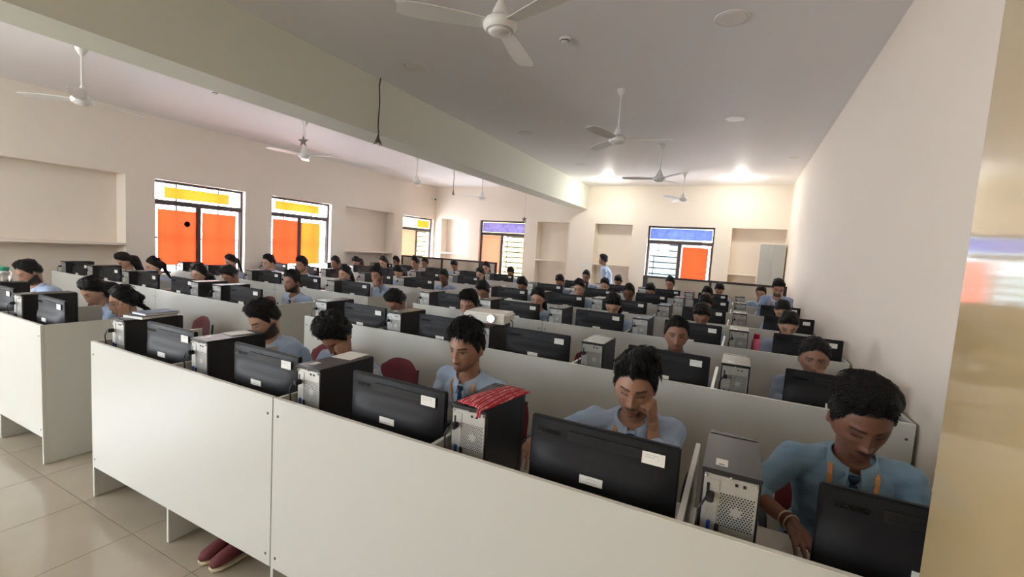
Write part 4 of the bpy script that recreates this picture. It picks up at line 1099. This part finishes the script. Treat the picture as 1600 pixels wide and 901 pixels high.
P_('R', 0, 2, -1.288, 1.239, 'man with swept black hair, thin moustache and navy tie behind the red pouch', 0, yaw=-2, pitch=12, roll=0, skin='mid', style='quiff', thick=0.046, moust=0.5, brow=1.0,
   hs=1.08, sleeve='three', turn=-4, eyes='open')
P_('R', 0, 1, -2.267, 1.165, 'man with shaggy hair bowing his head onto his fist in the front row', 0, yaw=0, pitch=52, roll=-6, skin='mid', style='short', thick=0.040, curly=0.1, arms=('desk', 'temple'),
   moust=0.3, lean_side=-0.03, sleeve='three', chx=0.03, feet=((0.07, 0.905), 0.05), shoe='red')
P_('R', 0, 0, -2.984, 1.178, 'man with full dark beard and orange lanyard looking down, front row at the aisle', 0, yaw=-8, pitch=34, roll=0, skin='fair', style='short', thick=0.024, beard=0.9, moust=0.9, brow=1.0, chx=-0.04)
# front row, left block
P_('L', 0, 0, -4.959, 1.091, 'woman with tied-back dark hair resting her cheek on her palm beside the aisle', 1, yaw=-4, pitch=16, roll=-6, skin='fair', style='pony', thick=0.022, female=True, moust=0, arms=('desk', 'palm'), tie=False, lanyard=False, body_yaw=-6)
P_('L', 0, 1, -5.50, 1.129, 'woman with dark hair looking down beside the woman resting on her palm', 1, yaw=2, pitch=38, skin='fair', style='long', thick=0.022, female=True, moust=0, tie=False, lanyard=False)
P_('L', 0, 2, -7.012, 1.189, 'bearded man in pale blue shirt seen in profile at the far left edge', 1, yaw=4, pitch=30, skin='mid', style='short', thick=0.020, beard=0.95, moust=0.9)
# second row
P_('R', 1, 0, -3.155, 1.166, 'man with short black hair and bowed head behind the second-row aisle tower', 1, yaw=-6, pitch=46, skin='mid', style='short', thick=0.020)
P_('R', 1, 1, -2.267, 1.233, 'man with raised black hair touching his chin just left of the projector', 1, yaw=4, pitch=16, skin='mid', style='quiff', thick=0.040, moust=0.3, arms=('desk', 'mouth'))
P_('R', 1, 3, -0.395, 1.216, 'man with cropped hair facing the camera behind the second-row monitor', 1, yaw=10, pitch=6, skin='tan', style='short', thick=0.018, moust=0.5, beard=0.2, eyes='open', shirt=M_SHIRT3)
P_('R', 1, 4, 0.495, 1.176, 'woman with tied dark hair holding her hand over her mouth near the right wall', 1, yaw=-2, pitch=8, skin='tan', style='pony', thick=0.024, female=True, moust=0, arms=('desk', 'mouth'), shirt=M_SHIRT3, eyes='open', tie=False, lanyard=False)
chair(RX0+RP*2+0.70, Y0+DY+0.98, PI, 'empty maroon chair between the projector and the second-row tower')
P_('L', 1, 0, -4.766, 1.229, 'dark-bearded man with navy tie upright behind the aisle panel, left block', 1, yaw=2, pitch=8, skin='tan', style='short', thick=0.020, beard=0.9, moust=0.9)
P_('L', 1, 2, -6.672, 1.156, 'woman with loose dark hair and spectacles in the second row, left block', 1, yaw=12, pitch=8, skin='fair', style='long', thick=0.022, female=True, moust=0, spec=True, tie=False, lanyard=False)
P_('L', 1, 3, -7.843, 1.185, 'woman with long ponytail in profile before the first orange window', 1, yaw=-6, pitch=14, skin='fair', style='pony', thick=0.022, female=True, moust=0, tie=False, lanyard=False)
P_('L', 2, 0, -4.921, 1.258, 'man holding his hand over his mouth in the third row, left block', 1, yaw=8, pitch=12, skin='mid', style='quiff', thick=0.032, beard=0.5, moust=0.7, arms=('desk', 'mouth'))
P_('L', 2, 1, -5.60, 1.224, 'woman with pinned-back dark hair left of the man covering his mouth', 1, yaw=4, pitch=10, skin='fair', style='pony', thick=0.018, female=True, moust=0, tie=False, lanyard=False)
P_('L', 2, 2, -6.60, 1.295, 'man with short hair sitting before the second orange window', 1, yaw=6, pitch=12, skin='mid', style='short', thick=0.022, moust=0.3)
P_('L', 2, 3, -7.45, 1.279, 'man with spectacles looking left before the second orange window', 1, yaw=-4, pitch=14, skin='fair', style='short', thick=0.024, moust=0.2, spec=True)
P_('R', 2, 1, -2.247, 1.189, 'woman with spectacles and dark hair behind the monitor right of the projector', 1, yaw=8, pitch=16, skin='fair', style='long', thick=0.022, female=True, moust=0, spec=True, tie=False, lanyard=False)
P_('R', 2, 2, -1.289, 1.216, 'woman with dark hair falling forward, head bowed, third row middle seat', 1, yaw=6, pitch=40, skin='fair', style='long', thick=0.026, female=True, moust=0, tie=False, lanyard=False)
P_('R', 4, 4, 0.55, 1.448, 'bearded man in blue shirt standing and leaning over a desk by the right wall', 1, yaw=6, pitch=34, skin='mid', style='quiff', thick=0.036, beard=0.9, moust=0.9, standing=True, ch=False, shirt=M_SHIRT3,
   handR=(0.20, 0.14, 0.84), handL=(-0.17, 0.14, 0.84))
root, _ = person(hz=1.665, lvl=1, label='man in pale blue shirt standing at the back in side view', group='students in blue shirts', seed=77, yaw=0, pitch=4, skin='tan', style='quiff', thick=0.030,
                 standing=True, arms=('down', 'down'), stand_h=0.97, tie=False, lanyard=False)
place(root, (-3.13, 11.25), -82)
# prototypes for the small figures at the back
PROT = {'bow': dict(pitch=44, skin='mid', thick=0.024), 'man': dict(pitch=16, skin='tan', thick=0.024, moust=0.4), 'look': dict(pitch=20, yaw=-14, skin='mid', thick=0.030),
        'pony': dict(pitch=18, skin='fair', style='pony', female=True, moust=0, tie=False), 'long': dict(pitch=40, skin='fair', style='long', female=True, moust=0, tie=False), 'dark': dict(pitch=26, yaw=6, skin='dark', thick=0.018)}
pro = {}
def B_(b, r, k, x, z, kind, label, by=0):
    if kind not in pro:
        o, _ = person(hz=1.21, lvl=2, seed=len(pro)+5, **PROT[kind]); pro[kind] = o
    else: o = copy_tree(pro[kind])
    o['label'] = label; o['group'] = 'students in blue shirts'; o['category'] = 'person'
    if '_hy' not in o: o['_hx'], o['_hy'] = pro[kind]['_hx'], pro[kind]['_hy']
    o.scale = (1, 1, max(1.0, z/1.21)); place(o, (x, YR(r)), by)
    chair(o.location.x, o.location.y, PI+math.radians(by), f"maroon cushioned chair, {where(b, r, k)}")
DESC = {'bow': 'person with short black hair, head bowed', 'man': 'man with short dark hair looking ahead', 'look': 'person with black hair turned slightly left', 'pony': 'woman with tied dark hair',
        'long': 'woman with loose dark hair bowed', 'dark': 'man with cropped hair looking down'}
for (b, r, k, x, z, kind) in [('R', 2, 0, -3.044, 1.216, 'bow'), ('R', 2, 3, -0.334, 1.213, 'bow'), ('R', 2, 4, 0.466, 1.215, 'long'),
        ('R', 3, 0, -3.22, 1.168, 'bow'), ('R', 3, 1, -2.233, 1.245, 'pony'), ('R', 3, 2, -1.465, 1.252, 'dark'), ('R', 3, 3, -0.401, 1.198, 'bow'), ('R', 3, 4, 0.52, 1.221, 'long'),
        ('R', 4, 0, -3.156, 1.221, 'bow'), ('R', 4, 1, -2.257, 1.217, 'pony'), ('R', 4, 2, -1.422, 1.19, 'bow'), ('R', 4, 3, -0.478, 1.218, 'look'),
        ('R', 5, 0, -3.126, 1.274, 'man'), ('R', 5, 1, -2.391, 1.237, 'bow'), ('R', 5, 2, -1.302, 1.279, 'look'), ('R', 5, 3, -0.356, 1.25, 'bow'), ('R', 5, 4, 0.378, 1.247, 'look'),
        ('L', 1, 1, -5.98, 1.205, 'bow'), ('L', 1, 4, -8.70, 1.135, 'long'), ('L', 2, 4, -8.55, 1.196, 'pony'), ('L', 3, 0, -4.814, 1.185, 'dark'), ('L', 3, 1, -5.863, 1.207, 'long'),
        ('L', 3, 3, -7.569, 1.259, 'man'), ('L', 4, 0, -4.986, 1.169, 'pony'), ('L', 4, 2, -6.75, 1.33, 'look'), ('L', 4, 3, -7.713, 1.267, 'pony'), ('L', 4, 4, -8.593, 1.222, 'long'),
        ('L', 5, 0, -5.055, 1.222, 'bow'), ('L', 5, 1, -5.753, 1.28, 'pony'), ('L', 5, 2, -6.726, 1.274, 'bow'), ('L', 5, 3, -7.687, 1.257, 'man'), ('L', 5, 4, -8.70, 1.235, 'look')]:
    sd = 'right' if b == 'R' else 'left'
    B_(b, r, k, x, z, kind, f"{DESC[kind]}, {(SEATR if b == 'R' else SEATL)[k].replace('second seat from', 'last but one at') if k > 2 else (SEATR if b == 'R' else SEATL)[k]}, {ORD[r]} row {sd}")

# ------------------------------------------------------------------ small things
yr = Y0
# red pouch on the front tower
def pouch_fn(u, v):
    x = -0.055+0.125*u+0.02*v; y = 0.0+0.30*v
    return (x, y, 0.006+0.018*math.sin(u*PI)**0.5*math.sin(v*PI)**0.5+0.0025*math.sin(u*23+v*4)+(-0.003*(1-v)**6*(u**3)))
t = thing('woven_pouch', 'red patterned cloth pouch lying on top of the front-row computer tower', 'pouch', (RX0+RP*3+0.115, yr+0.085, ZD+0.416), math.radians(-7))
V = []; F = []; nu_, nv_ = 22, 26
for sd in (0, 1):
    for j in range(nv_+1):
        for i in range(nu_+1):
            p = pouch_fn(i/nu_, j/nv_); V.append(p if sd == 0 else (p[0], p[1], min(p[2]-0.003, 0.003)))
n1 = (nu_+1)*(nv_+1)
for j in range(nv_):
    for i in range(nu_):
        a = j*(nu_+1)+i; F.append((a, a+1, a+nu_+2, a+nu_+1)); F.append((n1+a, n1+a+nu_+1, n1+a+nu_+2, n1+a+1))
for i in range(nu_):
    F.append((i, n1+i, n1+i+1, i+1)); a = nv_*(nu_+1)+i; F.append((a, a+1, n1+a+1, n1+a))
for j in range(nv_):
    a = j*(nu_+1); F.append((a, a+nu_+1, n1+a+nu_+1, n1+a)); a += nu_; F.append((a, n1+a, n1+a+nu_+1, a+nu_+1))
me = bpy.data.meshes.new('cloth'); me.from_pydata(V, [], F); link('cloth', me, M_POUCH, t, True)
bm = bmesh.new()
for i in range(7): add_tube(bm, [(0.050+0.003*i, 0.0, 0.006), (0.054+0.003*i, -0.020, 0.002), (0.054+0.003*i, -0.024, -0.022)], 0.0014, 4)
o = bm_obj('fringe', bm, M_POUCH, t); o['kind'] = 'stuff'
# books and papers on the aisle tower of the front row
bx_, by_ = RX0+0.13, yr+0.20
def book(name, label, x, y, z, w_, d_, h_, m, rz, cat='book'):
    t = thing(name, label, cat, (x, y, z), math.radians(rz))
    box('cover', (-w_/2, -d_/2, 0), (w_/2, d_/2, 0.002), m, t); box('cover', (-w_/2, -d_/2, h_-0.002), (w_/2, d_/2, h_), m, t)
    box('page_block', (-w_/2+0.002, -d_/2+0.003, 0.002), (w_/2-0.004, d_/2-0.003, h_-0.002), M_PAPER, t); box('spine', (-w_/2, -d_/2, 0.002), (-w_/2+0.002, d_/2, h_-0.002), m, t)
book('book', 'dark green book, lower of the two on the front aisle tower', bx_+0.03, by_+0.06, ZD+0.412, 0.17, 0.24, 0.020, M_BOOKG, 12)
book('book', 'dark blue book lying on top of the green one on the aisle tower', bx_+0.05, by_+0.08, ZD+0.433, 0.15, 0.21, 0.016, M_BOOKB, 4)
t = thing('paper_sheet', 'white paper sheet on the front row tower left of the shaggy-haired man', 'paper', (RX0+RP*2+0.125, yr+0.33, ZD+0.4125), 0.1)
box('sheet', (-0.07, -0.05, 0), (0.05, 0.09, 0.002), M_PAPER, t)
t = thing('paper_sheet', 'white paper sheet on the front row tower beside the bearded man', 'paper', (RX0+RP*1+0.13, yr+0.30, ZD+0.4125), -0.1)
box('sheet', (-0.06, -0.05, 0), (0.05, 0.08, 0.002), M_PAPER, t)
# projector on the second-row tower
t = thing('projector', 'white projector with a glowing lens standing on a tower in the second row', 'projector', (RX0+RP*2+0.15, yr+DY+0.10, ZD+0.412), math.radians(10))
bm = bmesh.new(); add_box(bm, (-0.19, -0.02, 0.022), (0.16, 0.24, 0.102)); bm_obj('housing', bm, M_PROJ, t, True, 0.014, 3); C.objects[-1].data.set_sharp_from_angle(angle=0.6)
bm = bmesh.new(); add_tube(bm, [(0.045, -0.022, 0.064), (0.045, -0.036, 0.064)], [0.036, 0.033], 24); bm_obj('lens_ring', bm, M_PROJ, t, True)
bm = bmesh.new(); add_tube(bm, [(0.045, -0.0362, 0.064), (0.045, -0.0385, 0.064)], [0.026, 0.024], 24); bm_obj('lens', bm, M_LENS, t, True)
bm = bmesh.new(); add_box(bm, (0.095, -0.0235, 0.036), (0.150, -0.019, 0.092)); bm_obj('front_grille', bm, M_BEIGE, t, bevel=0.002)
for i in range(6): box('grille_slat', (0.098, -0.0255, 0.042+0.008*i), (0.147, -0.0232, 0.045+0.008*i), M_PROJ, t)
for x in (-0.15, 0.12): lathe('foot', [(0.012, 0.0), (0.012, 0.023)], M_BLK, t, 10, (x, 0.03, 0.0))
lathe('foot', [(0.012, 0.0), (0.012, 0.023)], M_BLK, t, 10, (0.0, 0.20, 0.0))
tube('cable', [(0.155, 0.10, 0.05), (0.185, 0.09, 0.04), (0.195, 0.07, -0.05), (0.19, 0.05, -0.14), (0.175, 0.05, -0.25)], 0.004, M_BLKM, t, 6)
# pink bottle
t = thing('water_bottle', 'pink water bottle with magenta cap beside a tower in the third row', 'bottle', (0.185, Y0+2*DY+0.22, ZD+0.001))
lathe('body', [(0.034, 0), (0.038, 0.01), (0.038, 0.29), (0.034, 0.315), (0.022, 0.34)], M_PINK, t); lathe('cap', [(0.024, 0.335), (0.025, 0.34), (0.025, 0.375), (0.018, 0.383)], M_PINKC, t)
# steel bottle at the far left
t = thing('steel_bottle', 'shiny steel bottle with green top at the left edge of the picture', 'bottle', (-6.03, 1.60, ZD+0.412))
lathe('body', [(0.050, 0), (0.060, 0.01), (0.060, 0.08), (0.04, 0.11)], M_STEELB, t); lathe('cap', [(0.042, 0.105), (0.043, 0.11), (0.043, 0.14), (0.03, 0.145)], M_GREENC, t)
# mouse in the hand of the third man
t = thing('computer_mouse', 'black computer mouse under the hand right of the red pouch', 'mouse', (-0.905, yr+0.50, ZD+0.0005), 0.2)
bm = bmesh.new(); bmesh.ops.create_uvsphere(bm, u_segments=20, v_segments=10, radius=1, matrix=Matrix.Diagonal((0.031, 0.055, 0.030, 1)))
bmesh.ops.bisect_plane(bm, geom=bm.verts[:]+bm.edges[:]+bm.faces[:], plane_co=(0, 0, 0), plane_no=(0, 0, -1), clear_outer=True)
bmesh.ops.contextual_create(bm, geom=[e for e in bm.edges if e.is_boundary]); bm_obj('mouse_body', bm, M_BLK, t, True)
box('scroll_wheel', (-0.003, -0.038, 0.020), (0.003, -0.022, 0.031), M_BLKM, t)
for x_, k in ((RX0+RP*4+0.60, 4), (RX0+RP*3+0.60, 3), (RX0+RP*2+0.6, 2)):
    t = thing('keyboard', f"black keyboard on the front-row desk, {(SEATR)[k]}", 'keyboard', (x_, yr+0.318, ZD+0.0005), 0, 'keyboards of the front row')
    bm = bmesh.new(); add_box(bm, (-0.19, -0.06, 0), (0.19, 0.06, 0.014)); bm_obj('keyboard_base', bm, M_BLK, t, bevel=0.003)
    bm = bmesh.new()
    for i in range(18):
        for j in range(5): add_box(bm, (-0.184+i*0.0205, -0.052+j*0.021, 0.014), (-0.184+i*0.0205+0.017, -0.052+j*0.021+0.017, 0.018))
    o = bm_obj('keys', bm, M_BLKM, t); o['kind'] = 'stuff'
for o in list(C.objects):
    for k in ('_hx', '_hy', '_hz'):
        if k in o: del o[k]
